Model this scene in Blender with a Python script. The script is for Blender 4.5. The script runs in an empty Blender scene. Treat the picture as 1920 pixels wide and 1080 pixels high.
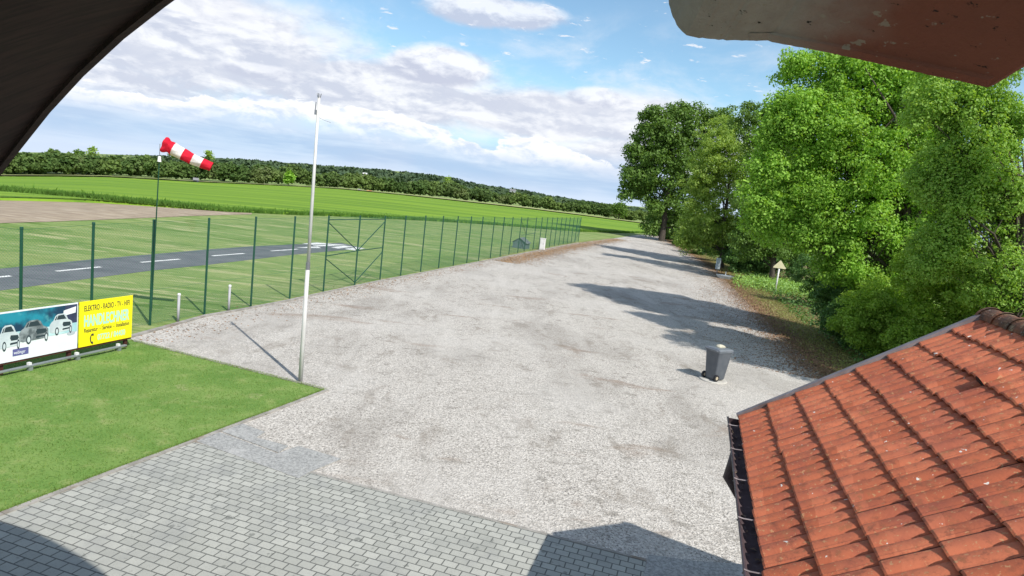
import bpy, math, random
import numpy as np
from mathutils import Vector, Matrix
random.seed(7); RNG = np.random.default_rng(7)
R = math.radians
# ------------------------------------------------------------------ camera
FPX, PITCH, ROLL, CAMH = 1228.0, 0.1432, 0.119, 4.9
_F = np.array([0, math.cos(PITCH), -math.sin(PITCH)])
_U0 = np.array([0, math.sin(PITCH), math.cos(PITCH)]); _X0 = np.array([1.0, 0, 0])
_X = _X0*math.cos(ROLL)+_U0*math.sin(ROLL); _U = -_X0*math.sin(ROLL)+_U0*math.cos(ROLL)
CAM = np.array([0, 0, CAMH])
scene = bpy.context.scene; COL = scene.collection
cd = bpy.data.cameras.new('camera'); cam = bpy.data.objects.new('camera', cd); COL.objects.link(cam)
cd.sensor_width = 36; cd.lens = 36*FPX/1920; cd.clip_start = 0.02; cd.clip_end = 9000
M = Matrix.Identity(4)
for i in range(3):
    M[i][0] = _X[i]; M[i][1] = _U[i]; M[i][2] = -_F[i]; M[i][3] = CAM[i]
cam.matrix_world = M; scene.camera = cam
# ------------------------------------------------------------------ light
SUN_EL, SUN_AZ = 46.5, math.atan2(.608, -.793)          # azimuth from +Y towards +X
sd = np.array([math.sin(SUN_AZ)*math.cos(R(SUN_EL)), math.cos(SUN_AZ)*math.cos(R(SUN_EL)), math.sin(R(SUN_EL))])
ld = bpy.data.lights.new('sun', 'SUN'); ld.energy = 4.9; ld.angle = R(.5); ld.color = (1, .955, .89)
lo = bpy.data.objects.new('sun', ld); COL.objects.link(lo)
lo.rotation_euler = Vector(sd).to_track_quat('Z', 'Y').to_euler()
scene.view_settings.view_transform = 'Standard'; scene.view_settings.look = 'None'
scene.view_settings.exposure = 0.12; scene.view_settings.gamma = 1

# ------------------------------------------------------------------ node helper
class NT:
    def __init__(s, tree): s.t = tree; tree.nodes.clear()
    def n(s, typ, **kw):
        nd = s.t.nodes.new(typ)
        for k, v in kw.items():
            if k == 'ins':
                for a, b in v.items():
                    if isinstance(b, bpy.types.NodeSocket): s.t.links.new(b, nd.inputs[a])
                    else: nd.inputs[a].default_value = b
            else: setattr(nd, k, v)
        return nd
    def math(s, op, a, b=0.0, c=None, clamp=False):
        ins = {0: a, 1: b}
        if c is not None: ins[2] = c
        return s.n('ShaderNodeMath', operation=op, use_clamp=clamp, ins=ins).outputs[0]
    def mr(s, v, a, b, c=0.0, d=1.0, smooth=True):
        return s.n('ShaderNodeMapRange', interpolation_type='SMOOTHSTEP' if smooth else 'LINEAR', ins={0: v, 1: a, 2: b, 3: c, 4: d}).outputs[0]
    def mix(s, f, a, b, blend='MIX'):
        nd = s.n('ShaderNodeMix', data_type='RGBA', blend_type=blend)
        for i, v in ((0, f), (6, a), (7, b)):
            if isinstance(v, bpy.types.NodeSocket): s.t.links.new(v, nd.inputs[i])
            else: nd.inputs[i].default_value = (*v, 1) if i and len(v) == 3 else v
        return nd.outputs[2]
    def noise(s, vec, scale, detail=4, rough=.55, dist=0.0, out=0):
        return s.n('ShaderNodeTexNoise', ins={'Vector': vec, 'Scale': scale, 'Detail': detail, 'Roughness': rough, 'Distortion': dist}).outputs[out]
    def mapping(s, vec, scale=(1, 1, 1), rotz=0.0, loc=(0, 0, 0)):
        return s.n('ShaderNodeMapping', ins={'Vector': vec, 'Scale': scale, 'Rotation': (0, 0, rotz), 'Location': loc}).outputs[0]
def c3(c): return (*c, 1)
MATS = {}
def mat(name, col, col2=None, scale=3.0, rough=.8, bump=0.0, bscale=30.0, layers=(), stretch=(1, 1, 1), rotz=0.0, metal=0.0, lo=.35, hi=.65, spec=.3, island=None, trans=0.0, detail=5):
    if name in MATS: return MATS[name]
    m = bpy.data.materials.new(name); m.use_nodes = True; nt = NT(m.node_tree)
    out = nt.n('ShaderNodeOutputMaterial'); p = nt.n('ShaderNodeBsdfPrincipled', ins={'Roughness': rough, 'Metallic': metal, 'Specular IOR Level': spec})
    co = nt.n('ShaderNodeTexCoord').outputs['Object']; v = nt.mapping(co, stretch, rotz)
    if col2 is not None:
        c = nt.mix(nt.mr(nt.noise(v, scale, detail), lo, hi), col, col2)
    else: c = nt.mix(0.0, col, col)
    for L in layers:       # (colour, scale, lo, hi, amount, stretch?)
        vv = v if len(L) < 6 else nt.mapping(co, L[5], rotz, (3.1, 7.7, 1.3))
        k = nt.math('MULTIPLY', nt.mr(nt.noise(vv, L[1], 4, .6), L[2], L[3]), L[4])
        c = nt.mix(k, c, L[0])
    if island:
        rnd = nt.n('ShaderNodeNewGeometry').outputs['Random Per Island']
        c = nt.mix(nt.math('MULTIPLY', rnd, island[1]), c, island[0])
    m.node_tree.links.new(c, p.inputs['Base Color'])
    if bump:
        b = nt.n('ShaderNodeBump', ins={'Strength': bump, 'Distance': .02, 'Height': nt.noise(v, bscale, 4, .65)})
        m.node_tree.links.new(b.outputs[0], p.inputs['Normal'])
    surf = p.outputs[0]
    if trans:
        tr = nt.n('ShaderNodeBsdfTranslucent'); tc = nt.mix(1.0, c, (1.35, 1.25, .5), 'MULTIPLY')
        m.node_tree.links.new(tc, tr.inputs[0])
        surf = nt.n('ShaderNodeMixShader', ins={0: trans, 1: surf, 2: tr.outputs[0]}).outputs[0]
    m.node_tree.links.new(surf, out.inputs[0]); MATS[name] = m; return m

# ------------------------------------------------------------------ sky
w = bpy.data.worlds.new('World'); scene.world = w; w.use_nodes = True
nt = NT(w.node_tree)
dirv = nt.n('ShaderNodeTexCoord').outputs['Generated']
nrm = nt.n('ShaderNodeVectorMath', operation='NORMALIZE', ins={0: dirv}).outputs[0]
sx = nt.n('ShaderNodeSeparateXYZ', ins={0: nrm}).outputs
az = nt.math('MULTIPLY', nt.math('ARCTAN2', sx[0], sx[1]), 57.2958)
el = nt.math('MULTIPLY', nt.math('ARCSINE', sx[2]), 57.2958)
zc = nt.math('MAXIMUM', sx[2], .12)
svec = nt.n('ShaderNodeCombineXYZ', ins={0: sx[0], 1: sx[1], 2: zc}).outputs[0]
sky = nt.n('ShaderNodeTexSky', sky_type='NISHITA', sun_disc=False, sun_elevation=R(SUN_EL), sun_rotation=SUN_AZ, altitude=400, air_density=1.0, dust_density=.6, ozone_density=2.5, ins={'Vector': svec})
skyc = nt.mix(1.0, sky.outputs[0], (1.5, 1.66, 1.55), 'MULTIPLY')
P = nt.n('ShaderNodeCombineXYZ', ins={0: nt.math('MULTIPLY', az, .1), 1: nt.math('MULTIPLY', el, .19), 2: 0.0}).outputs[0]
def ns(scale, det=7, rough=.55, dist=0.0, off=0.0, shift=(0, 0), sq=(1, 1, 1)):
    return nt.noise(nt.mapping(P, sq, 0, (off+shift[0], off*.7+shift[1], off)), scale, det, rough, dist)
def relief(scale, off, amt, sq=(1, 1, 1), det=8):       # difference towards the sunlit upper side of a billow
    return nt.math('MULTIPLY', nt.math('SUBTRACT', ns(scale, det, .58, .25, off, sq=sq), ns(scale, det, .58, .25, off, (.035, .09), sq=sq)), amt)
def blob(a0, e0, ra, re, edge=.35, amp=.55, sc=2.2, off=0.0):
    da = nt.math('DIVIDE', nt.math('SUBTRACT', az, a0), ra); de = nt.math('DIVIDE', nt.math('SUBTRACT', el, e0), re)
    r = nt.math('SQRT', nt.math('ADD', nt.math('MULTIPLY', da, da), nt.math('MULTIPLY', de, de)))
    r = nt.math('ADD', r, nt.math('MULTIPLY', nt.math('SUBTRACT', ns(sc, 9, .62, .3, off), .5), amp*3))
    return nt.mr(r, 1+edge, 1-edge)
WH, GR, BG = (9.1, 9.2, 9.6), (6.1, 6.45, 7.6), (4.4, 5.8, 8.0)
c = skyc
low = nt.mr(el, 2.2, 4.8); behind = nt.mr(nt.math('ABSOLUTE', az), 45, 80)
# big stratocumulus masses, one elliptical region each, broken up by noise
cov = nt.math('MULTIPLY', behind, nt.mr(ns(.8, 6, .55, .2, 5.0), .42, .6))
for (a0, e0, ra, re, off, ed) in ((-27, 8.3, 12, 4.2, 1., .35), (-13, 7.0, 12, 2.6, 2., .3), (1, 6.6, 12, 2.2, 3., .35), (9, 8.0, 5.5, 1.3, 4., .5), (12, 4.4, 12, 2.6, 5., .5), (-33, 4.4, 9, 2.2, 8., .5)):
    cov = nt.math('MAXIMUM', cov, blob(a0, e0, ra, re, ed, .34, 1.6, off))
tex = nt.math('ADD', nt.mr(ns(1.6, 8, .6, .4, 4.0, sq=(.8, 1.5, 1)), .40, .66), relief(2.4, 4.0, 4.6, (1, 1.2, 1)), clamp=True)
c = nt.mix(nt.math('MULTIPLY', cov, .96), c, nt.mix(tex, GR, WH))
veil = nt.math('MULTIPLY', nt.mr(ns(.9, 7, .62, .3, 9.0), .45, .72), nt.mr(el, 17, 9))
c = nt.mix(nt.math('MULTIPLY', veil, .7), c, WH)
# rain-blue air under the cumulus bank, paler right at the horizon
c = nt.mix(nt.math('MULTIPLY', nt.mr(el, 4.6, 2.8), .9), c, nt.mix(nt.mr(ns(1.3, 6, .6, .3, 6.0, sq=(.5, 2.4, 1)), .4, .62), BG, (6.0, 7.2, 8.9)))
c = nt.mix(nt.math('MULTIPLY', nt.mr(nt.math('ADD', el, nt.math('MULTIPLY', ns(2.0, 4, .5, 0, 3.0), 2.0)), 2.6, .4), .7), c, (7.2, 8.1, 9.6))
# cumulus bank: lumpy top edge, flat diffuse base
bank = nt.math('SUBTRACT', 5.6, nt.math('MULTIPLY', nt.math('ABSOLUTE', nt.math('ADD', az, 13.5)), .095))
top = nt.math('SUBTRACT', nt.math('ADD', bank, nt.math('ADD', nt.math('MULTIPLY', nt.math('SUBTRACT', ns(1.0, 3, .5, .3, 2.0), .5), 6.0), nt.math('MULTIPLY', nt.math('SUBTRACT', ns(4.2, 8, .62, .5, 2.5), .5), 2.6))), el)
bot = nt.mr(nt.math('ADD', el, nt.math('MULTIPLY', nt.math('SUBTRACT', ns(1.4, 6, .55, 0, 6.0), .5), 3.0)), 2.0, 4.3)
cum = nt.math('MULTIPLY', nt.mr(top, .0, .28), bot)
shade = nt.math('ADD', nt.mr(top, 2.6, .1), relief(3.4, 2.5, 5.0), clamp=True)
c = nt.mix(cum, c, nt.mix(shade, (6.6, 7.5, 9.0), (10.2, 10.2, 10.4)))
# separate darker clouds
for (a0, e0, ra, re, off, am) in ((-8.4, 9.6, 4.6, 1.5, 11., .97), (5.0, 8.6, 2.6, .8, 12., .85), (-4., 14.3, 6.0, 1.2, 13., .85), (-22., 7.0, 3.2, .6, 15., .6)):
    b = blob(a0, e0, ra, re, .22, .30, 2.4, off)
    sh = nt.math('ADD', nt.mr(nt.math('SUBTRACT', el, e0), -re*.9, re*.6), relief(3.4, off, 4.2), clamp=True)
    c = nt.mix(nt.math('MULTIPLY', b, am), c, nt.mix(sh, (5.6, 6.0, 7.3), (9.2, 9.4, 9.9)))
ws = nt.math('MULTIPLY', nt.mr(nt.noise(nt.mapping(P, (1.6, 3.2, 1), .3, (8, 1, 0)), 2.6, 6, .6, .4), .62, .70), nt.mr(el, 8, 10))
c = nt.mix(nt.math('MULTIPLY', ws, .8), c, WH)
bg = nt.n('ShaderNodeBackground', ins={0: c, 1: .1}); wo = nt.n('ShaderNodeOutputWorld')
nt.t.links.new(bg.outputs[0], wo.inputs[0])

# ------------------------------------------------------------------ helpers
def rayd(px, py): return _F + (px-960)/FPX*_X + (540-py)/FPX*_U
def gp(px, py, z=0.0):
    d = rayd(px, py); return CAM + d*((z-CAMH)/d[2])
def at(px, py, depth): return CAM + rayd(px, py)*depth
DV = np.array([.268, .9634, 0]); NV = np.array([.9634, -.268, 0])      # along the fence / across it
ANG = math.atan2(-.268, .9634)                                         # z-rotation that takes local X to NV
def horizon(px):       # row of the level horizon
    lo_, hi_ = 0., 1080.
    for _ in range(30):
        m_ = (lo_+hi_)/2
        if rayd(px, m_)[2] > 0: lo_ = m_
        else: hi_ = m_
    return lo_
class MB:
    def __init__(s): s.v = []; s.f = []
    def add(s, V, F):
        o = len(s.v); s.v.extend([tuple(map(float, q)) for q in V]); s.f.extend([tuple(i+o for i in q) for q in F]); return s
    def box(s, c, size, rotz=0.0, taper=1.0, axes=None):
        hx, hy, hz = [q/2 for q in size]
        if axes is None: axes = (np.array([math.cos(rotz), math.sin(rotz), 0]), np.array([-math.sin(rotz), math.cos(rotz), 0]), np.array([0, 0, 1.]))
        V = [np.array(c)+a*hx*(taper if k < 0 else 1)*axes[0]+b*hy*(taper if k < 0 else 1)*axes[1]+k*hz*axes[2] for k in (-1, 1) for b in (-1, 1) for a in (-1, 1)]
        return s.add(V, [(0, 2, 3, 1), (4, 5, 7, 6), (0, 1, 5, 4), (2, 6, 7, 3), (0, 4, 6, 2), (1, 3, 7, 5)])
    def tube(s, pts, rad, n=8, cap=True):
        pts = [np.array(q, float) for q in pts]; rr = rad if hasattr(rad, '__len__') else [rad]*len(pts); V = []; F = []
        for i, q in enumerate(pts):
            d = pts[min(i+1, len(pts)-1)]-pts[max(i-1, 0)]; d /= np.linalg.norm(d)+1e-12
            a = np.cross(d, [0, 0, 1.]) if abs(d[2]) < .95 else np.cross(d, [1., 0, 0]); a /= np.linalg.norm(a); b = np.cross(d, a)
            for k in range(n):
                t = 2*math.pi*k/n; V.append(q+rr[i]*(math.cos(t)*a+math.sin(t)*b))
        for i in range(len(pts)-1):
            for k in range(n): F.append((i*n+k, i*n+(k+1) % n, (i+1)*n+(k+1) % n, (i+1)*n+k))
        if cap: F.append(tuple(range(n))[::-1]); F.append(tuple((len(pts)-1)*n+k for k in range(n)))
        return s.add(V, F)
    def prism(s, poly, z0, z1):     # poly of world xy points
        n = len(poly); V = [(q[0], q[1], z0) for q in poly]+[(q[0], q[1], z1) for q in poly]
        a = sum(poly[i][0]*poly[(i+1) % n][1]-poly[(i+1) % n][0]*poly[i][1] for i in range(n))
        idx = list(range(n)) if a > 0 else list(range(n))[::-1]
        F = [tuple(i+n for i in idx), tuple(idx[::-1])]
        for k in range(n): i, j = idx[k], idx[(k+1) % n]; F.append((i, j, j+n, i+n))
        return s.add(V, F)
    def flat(s, poly3): return s.add(poly3, [tuple(range(len(poly3)))])
    def build(s, name, m, parent=None, smooth=False, loc=None, bevel=0):
        me = bpy.data.meshes.new(name)
        V = s.v
        if loc is not None: V = [(a-loc[0], b-loc[1], c_-loc[2]) for a, b, c_ in V]
        me.from_pydata(V, [], s.f); me.update()
        if smooth:
            me.polygons.foreach_set('use_smooth', [True]*len(me.polygons))
        o = bpy.data.objects.new(name, me); COL.objects.link(o); o.data.materials.append(m)
        if loc is not None and parent is None: o.location = loc
        if parent is not None: o.parent = parent
        if bevel:
            b = o.modifiers.new('b', 'BEVEL'); b.width = bevel; b.segments = 2; b.limit_method = 'ANGLE'
        return o
def rawmesh(name, V, F, m, parent=None, smooth=False):   # V (n,3) array, F (k,c) int array
    V = np.asarray(V, np.float32); F = np.asarray(F, np.int32); me = bpy.data.meshes.new(name)
    me.vertices.add(len(V)); me.vertices.foreach_set('co', V.ravel())
    k, c_ = F.shape; me.loops.add(k*c_); me.loops.foreach_set('vertex_index', F.ravel())
    me.polygons.add(k); me.polygons.foreach_set('loop_start', np.arange(0, k*c_, c_, dtype=np.int32))
    me.polygons.foreach_set('use_smooth', np.full(k, smooth)); me.update(calc_edges=True)
    o = bpy.data.objects.new(name, me); COL.objects.link(o); me.materials.append(m)
    if parent is not None: o.parent = parent
    return o
def tag(o, label=None, cat=None, group=None, kind=None):
    if label: o['label'] = label
    if cat: o['category'] = cat
    if group: o['group'] = group
    if kind: o['kind'] = kind
    return o
def thing(name, loc, label, cat, group=None, rotz=0.0):
    o = bpy.data.objects.new(name, None); COL.objects.link(o); o.location = tuple(map(float, loc)); o.rotation_euler = (0, 0, rotz); o.empty_display_size = .2
    return tag(o, label, cat, group)
def struct(name, mb, m, **k): return tag(mb.build(name, m, **k), kind='structure')
def interp(x, tab, k=1): return float(np.interp(x, [t[0] for t in tab], [t[k] for t in tab]))
def inpoly(P2, poly):
    x, y = P2[:, 0], P2[:, 1]; inside = np.zeros(len(P2), bool); n = len(poly)
    for i in range(n):
        x1, y1 = poly[i][:2]; x2, y2 = poly[(i+1) % n][:2]
        cnd = ((y1 > y) != (y2 > y)); xi = (x2-x1)*(y-y1)/((y2-y1) if y2 != y1 else 1e-9)+x1
        inside ^= cnd & (x < xi)
    return inside

# ------------------------------------------------------------------ terrain
HOR = {}
def azp(px):
    d = rayd(px, horizon(px)); return math.degrees(math.atan2(d[0], d[1]))
KEY = [-40, 0, 100, 200, 383, 480, 640, 760, 893, 1000, 1091, 1160, 1226, 1400]
TAB = []       # px: flat range, far edge row, far edge range, skyline row
for px, r1, yb, r2, ysk in ((-40, 48, 330, 205, 284), (0, 50, 332, 215, 285), (100, 53, 332, 222, 286), (200, 57, 333, 230, 289), (383, 64, 343, 255, 296), (480, 68, 347, 265, 301), (640, 76, 355, 285, 313), (760, 86, 366, 295, 322), (893, 98, 380, 310, 345), (1000, 110, 391.5, 325, 364), (1091, 120, 403, 340, 377), (1160, 128, 412.5, 350, 384), (1226, 134, 421, 360, 390), (1400, 140, 443, 380, 412)):
    h = horizon(px); d = rayd(px, yb); hl = math.hypot(d[0], d[1]); zb = CAMH+d[2]/hl*r2
    d = rayd(px, ysk); zs = CAMH+d[2]/math.hypot(d[0], d[1])*1100
    TAB.append((azp(px), r1, zb, r2, zs))
def tz(a, r):
    r1, zb, r2, zs = [interp(a, TAB, k) for k in (1, 2, 3, 4)]
    if r <= r1: return 0.0
    if r <= r2: return zb*(r-r1)/(r2-r1)
    if r <= 1100:
        t = (r-r2)/(1100-r2); return zb+(zs-zb)*t**1.6 - 6*math.sin(math.pi*min(1, t*1.6))*(1 if t < .625 else 0)*.4
    return zs-(r-1100)*.05
def pol(a, r, dz=0.0): return (r*math.sin(R(a)), r*math.cos(R(a)), tz(a, r)+dz)
AZ = sorted(set(list(np.arange(-180, 181, 10.0))+list(np.arange(-50, 41, 1.0))))
def strip(azs, f0, f1, m=6, dz=.004, skirt=0.0):     # sheet between ranges f0(az) and f1(az)
    mb = MB(); V = []; n = m+1+(1 if skirt else 0)
    for a in azs:
        r0, r1 = f0(a), f1(a)
        if skirt: V.append((*pol(a, r0-.15)[:2], tz(a, r0)-.01))
        r1t = interp(a, TAB, 1); rs = np.linspace(0, 1, m+1)
        rr = r0+(r1-r0)*rs
        if r0 < r1t < r1: rr[int(np.argmin(abs(rr-r1t)))] = r1t; rr[0] = r0; rr[-1] = r1
        for r in rr: V.append(pol(a, r, dz))
    F = []
    for i in range(len(azs)-1):
        for k in range(n-1): F.append((i*n+k, (i+1)*n+k, (i+1)*n+k+1, i*n+k+1))
    return mb.add(V, F)
# base ground, one sheet to the horizon
mb = MB(); V = []; rings = None
for a in AZ:
    r1, r2 = interp(a, TAB, 1), interp(a, TAB, 3)
    rr = [0.01, 3, 8, 15, 25, 35, r1*.8, r1]+[r1+(r2-r1)*t for t in (.25, .5, .75, 1)]+[r2+(1100-r2)*t for t in (.03, .08, .15, .3, .45, .6, .8, 1)]+[1300, 2500, 6000]
    rings = len(rr); V += [pol(a, r) for r in rr]
mb.add(V, [(i*rings+k, (i+1)*rings+k, (i+1)*rings+k+1, i*rings+k+1) for i in range(len(AZ)-1) for k in range(rings-1)])
G_MOWN = mat('mown_grass', (.135, .22, .055), (.20, .275, .09), scale=.35, rough=.95, bump=.6, bscale=9, stretch=(.35, 1.6, 1), rotz=-.12, spec=.1, lo=.3, hi=.7,
             layers=(((.40, .39, .20), 1.0, .53, .64, .75, (.28, 1.25, 1)), ((.09, .165, .03), 1.0, .54, .66, .8, (.25, 1.6, 1)), ((.36, .36, .18), 2.2, .55, .66, .6, (.35, 1.8, 1)), ((.28, .32, .12), .16, .45, .62, .5, (1, 2, 1)), ((.06, .12, .02), 11, .56, .68, .5, (.5, 1.6, 1))))
struct('ground', mb, G_MOWN)
def rows(tab):         # rows in the picture -> range on level ground as a function of azimuth
    t2 = [(math.degrees(math.atan2(*gp(px, py)[:2])), float(np.hypot(*gp(px, py)[:2]))) for px, py in tab]
    return lambda a: interp(a, t2)
cropnear = rows([(-60, 353), (0, 358), (150, 370), (290, 383.5), (420, 396.5), (540, 402.5), (640, 406), (760, 412), (914, 421), (1000, 428), (1084, 434.5), (1160, 437), (1226, 438), (1400, 452)])
A0, A1 = azp(-60), azp(1330)
azs = list(np.linspace(A0, A1, 120))
r2 = lambda a: interp(a, TAB, 3)
CROP = mat('young_cereal', (.19, .31, .03), (.125, .23, .025), scale=.035, rough=.9, bump=.5, bscale=3, stretch=(.25, 2.6, 1), rotz=-.35, spec=.1, lo=.4, hi=.62,
           layers=(((.23, .35, .035), .05, .5, .66, .8, (.2, 3, 1)), ((.075, .165, .02), .09, .52, .66, .8, (.15, 3, 1)), ((.08, .2, .02), 3.0, .5, .7, .35, (1, 1, 1))))
cr = strip(azs, lambda a: cropnear(a), lambda a: r2(a)-9, 14, .22, skirt=.22).build('crop_field', CROP); tag(cr, 'bright green field of young cereal between the mown grass and the far wood', 'crop field', kind='stuff')
# ragged front rows of the crop (taller blades, coloured darker for its shaded face)
n = 26000; a = RNG.uniform(A0, A1, n); r = np.array([cropnear(q) for q in a])+RNG.exponential(1.1, n)-.25
hh = RNG.uniform(.22, .46, n); wd = RNG.uniform(.03, .1, n); th = RNG.uniform(0, 6.28, n)
bx = r*np.sin(np.radians(a)); by = r*np.cos(np.radians(a)); l1 = RNG.normal(0, .12, (n, 2))
V = np.stack([np.stack([bx-wd*np.cos(th), by-wd*np.sin(th), 0*bx], 1), np.stack([bx+wd*np.cos(th), by+wd*np.sin(th), 0*bx], 1), np.stack([bx+l1[:, 0], by+l1[:, 1], hh], 1)], 1).reshape(-1, 3)
tag(rawmesh('crop_edge', V, np.arange(3*n).reshape(-1, 3), mat('crop_blades', (.065, .15, .025), (.10, .21, .035), scale=.3, island=((.13, .24, .04), .5), trans=.2, spec=.1)), 'dark ragged front edge of the green cereal crop', 'crop edge', kind='stuff')
plownear = rows([(-80, 424), (0, 419), (100, 416), (190, 412.5), (300, 408), (400, 404), (500, 402)])
az2 = list(np.linspace(azp(-60), azp(478), 40))
struct('plowed_field', strip(az2, plownear, lambda a: max(cropnear(a)-.3, plownear(a)+.02), 5, .02),
       mat('plowed_soil', (.36, .29, .205), (.27, .21, .15), scale=1.2, rough=.95, bump=.8, bscale=4, stretch=(.4, 1.5, 1), rotz=-.3, layers=(((.48, .41, .31), 1.0, .54, .66, .7, (.4, 2.5, 1)), ((.17, .13, .09), 1.2, .55, .68, .6, (.5, 2.5, 1)))))
struct('dry_grass_strip', strip([q for q in azs], lambda a: r2(a)-9-38*max(0, min(1, (a-azp(560))/22)), lambda a: r2(a)+1, 3, .6),
       mat('dry_margin', (.33, .34, .15), (.22, .3, .08), scale=.12, rough=.95, spec=.1, layers=(((.42, .38, .24), .2, .5, .6, .7, (.3, 3, 1)),)))
# runway
RW = [(-60, 513), (0, 504), (167, 487), (387, 468), (470, 462), (547, 458.5), (640, 455.5), (686, 466.5), (640, 469.5), (547, 478), (387, 497), (280, 508), (167, 522.5), (0, 545), (-60, 554)]
ASPH = mat('asphalt', (.115, .118, .13), (.145, .148, .158), scale=.8, rough=.85, bump=.3, bscale=20, layers=(((.085, .088, .098), .35, .52, .62, .5, (.3, 2, 1)), ((.2, .2, .2), 9, .6, .7, .4)))
struct('runway', MB().flat([(*gp(x, y)[:2], .006) for x, y in RW]), ASPH)
WPAINT = mat('road_paint', (.78, .78, .76), (.6, .6, .58), scale=2, rough=.7)
def mark(px, w_=.16):
    a_, b_ = gp(*px[0])[:2], gp(*px[1])[:2]; d = b_-a_; d /= np.linalg.norm(d); nn = np.array([-d[1], d[0]])*w_
    return MB().flat([(*q, .011) for q in (a_-nn, b_-nn, b_+nn, a_+nn)])
for i, (p0, p1) in enumerate((((-30, 523), (20, 517.7)), ((105, 509), (189, 500.8)), ((264, 492.3), (337, 486.2)), ((398, 480), (458, 475.5)), ((508, 471), (558, 467.3)))):
    struct('runway_marking', mark((p0, p1), .095), WPAINT)
for (q0, q1, q2, q3) in (((566, 457.2), (594, 455), (624, 457), (586, 459)), ((585, 460.5), (628, 457.8), (650, 459.5), (600, 462.2)), ((556, 464.2), (596, 462.2), (602, 465.6), (570, 465)), ((620, 464), (645, 460.8), (664, 462.8), (634, 466.2)), ((646, 467.2), (668, 463.6), (684, 466), (664, 469.8))):
    struct('runway_marking', MB().flat([(*gp(*q)[:2], .011) for q in (q0, q1, q2, q3)][::-1]), WPAINT)
# gravel lot
LOTL = [(244, 633), (383, 594), (470, 578.5), (543, 564), (606, 550), (712, 527.5), (822, 506.5), (919, 487.5), (1000, 471.5), (1084, 455.5), (1150, 447), (1195, 440.5)]
LOTR = [(1236, 440.5), (1252, 452), (1290, 473), (1335, 502), (1385, 550), (1440, 605), (1500, 662), (1560, 716)]
pl = [gp(*q) for q in LOTL]+[gp(*q) for q in LOTR]
pl += [pl[-1]+NV*1.0-DV*14, np.array([4.5, -6, 0]), np.array([-4, -6, 0]), gp(362, 828)-DV*4, gp(362, 828), gp(612, 732), gp(250, 640)]
m = bpy.data.materials.new('gravel'); m.use_nodes = True; nt = NT(m.node_tree)
out = nt.n('ShaderNodeOutputMaterial'); p = nt.n('ShaderNodeBsdfPrincipled', ins={'Roughness': .9, 'Specular IOR Level': .15})
co = nt.n('ShaderNodeTexCoord').outputs['Object']
vor = nt.n('ShaderNodeTexVoronoi', feature='F1', ins={'Vector': co, 'Scale': 38.0, 'Randomness': 1.0})
sp = nt.n('ShaderNodeSeparateColor', ins={0: vor.outputs['Color']}).outputs[0]
c = nt.mix(nt.mr(sp, .0, 1.0, smooth=False), (.295, .272, .24), (.63, .592, .535))
c = nt.mix(nt.mr(nt.noise(co, 21, 3, .75), .55, .64), c, (.13, .12, .11))
c = nt.mix(nt.mr(nt.noise(co, 15, 3, .7), .56, .70), c, (.68, .64, .575))
st = nt.mapping(co, (1, .45, 1), -.27)
c = nt.mix(nt.math('MULTIPLY', nt.mr(nt.noise(st, .33, 5, .6, .4), .48, .62), .42), c, (.25, .228, .20))
c = nt.mix(nt.math('MULTIPLY', nt.mr(nt.noise(st, 1.4, 5, .65, .5), .54, .68), .55), c, (.23, .20, .165))
c = nt.mix(nt.math('MULTIPLY', nt.mr(nt.noise(nt.mapping(co, (.5, 1.3, 1), .3), .5, 5, .6, .6), .58, .70), .6), c, (.22, .155, .11))
c = nt.mix(nt.math('MULTIPLY', nt.mr(nt.noise(nt.mapping(co, (.8, 1.1, 1), -.27), 2.6, 7, .72, .3), .54, .64), .5), c, (.17, .155, .13))
c = nt.mix(nt.math('MULTIPLY', nt.mr(nt.noise(nt.mapping(co, (1.0, .12, 1), .27), .9, 4, .6, .2), .52, .64), .22), c, (.60, .57, .52))
c = nt.mix(nt.math('MULTIPLY', nt.mr(nt.noise(co, .18, 3, .5), .45, .62), .3), c, (.54, .515, .475))
nt.t.links.new(c, p.inputs['Base Color'])
bmp = nt.n('ShaderNodeBump', ins={'Strength': .55, 'Distance': .02, 'Height': nt.math('ADD', vor.outputs[0], nt.noise(co, 30, 3))})
nt.t.links.new(bmp.outputs[0], p.inputs['Normal']); nt.t.links.new(p.outputs[0], out.inputs[0]); GRAVEL = m
struct('gravel_lot', MB().flat([(q[0], q[1], .004) for q in pl]), GRAVEL)
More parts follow.
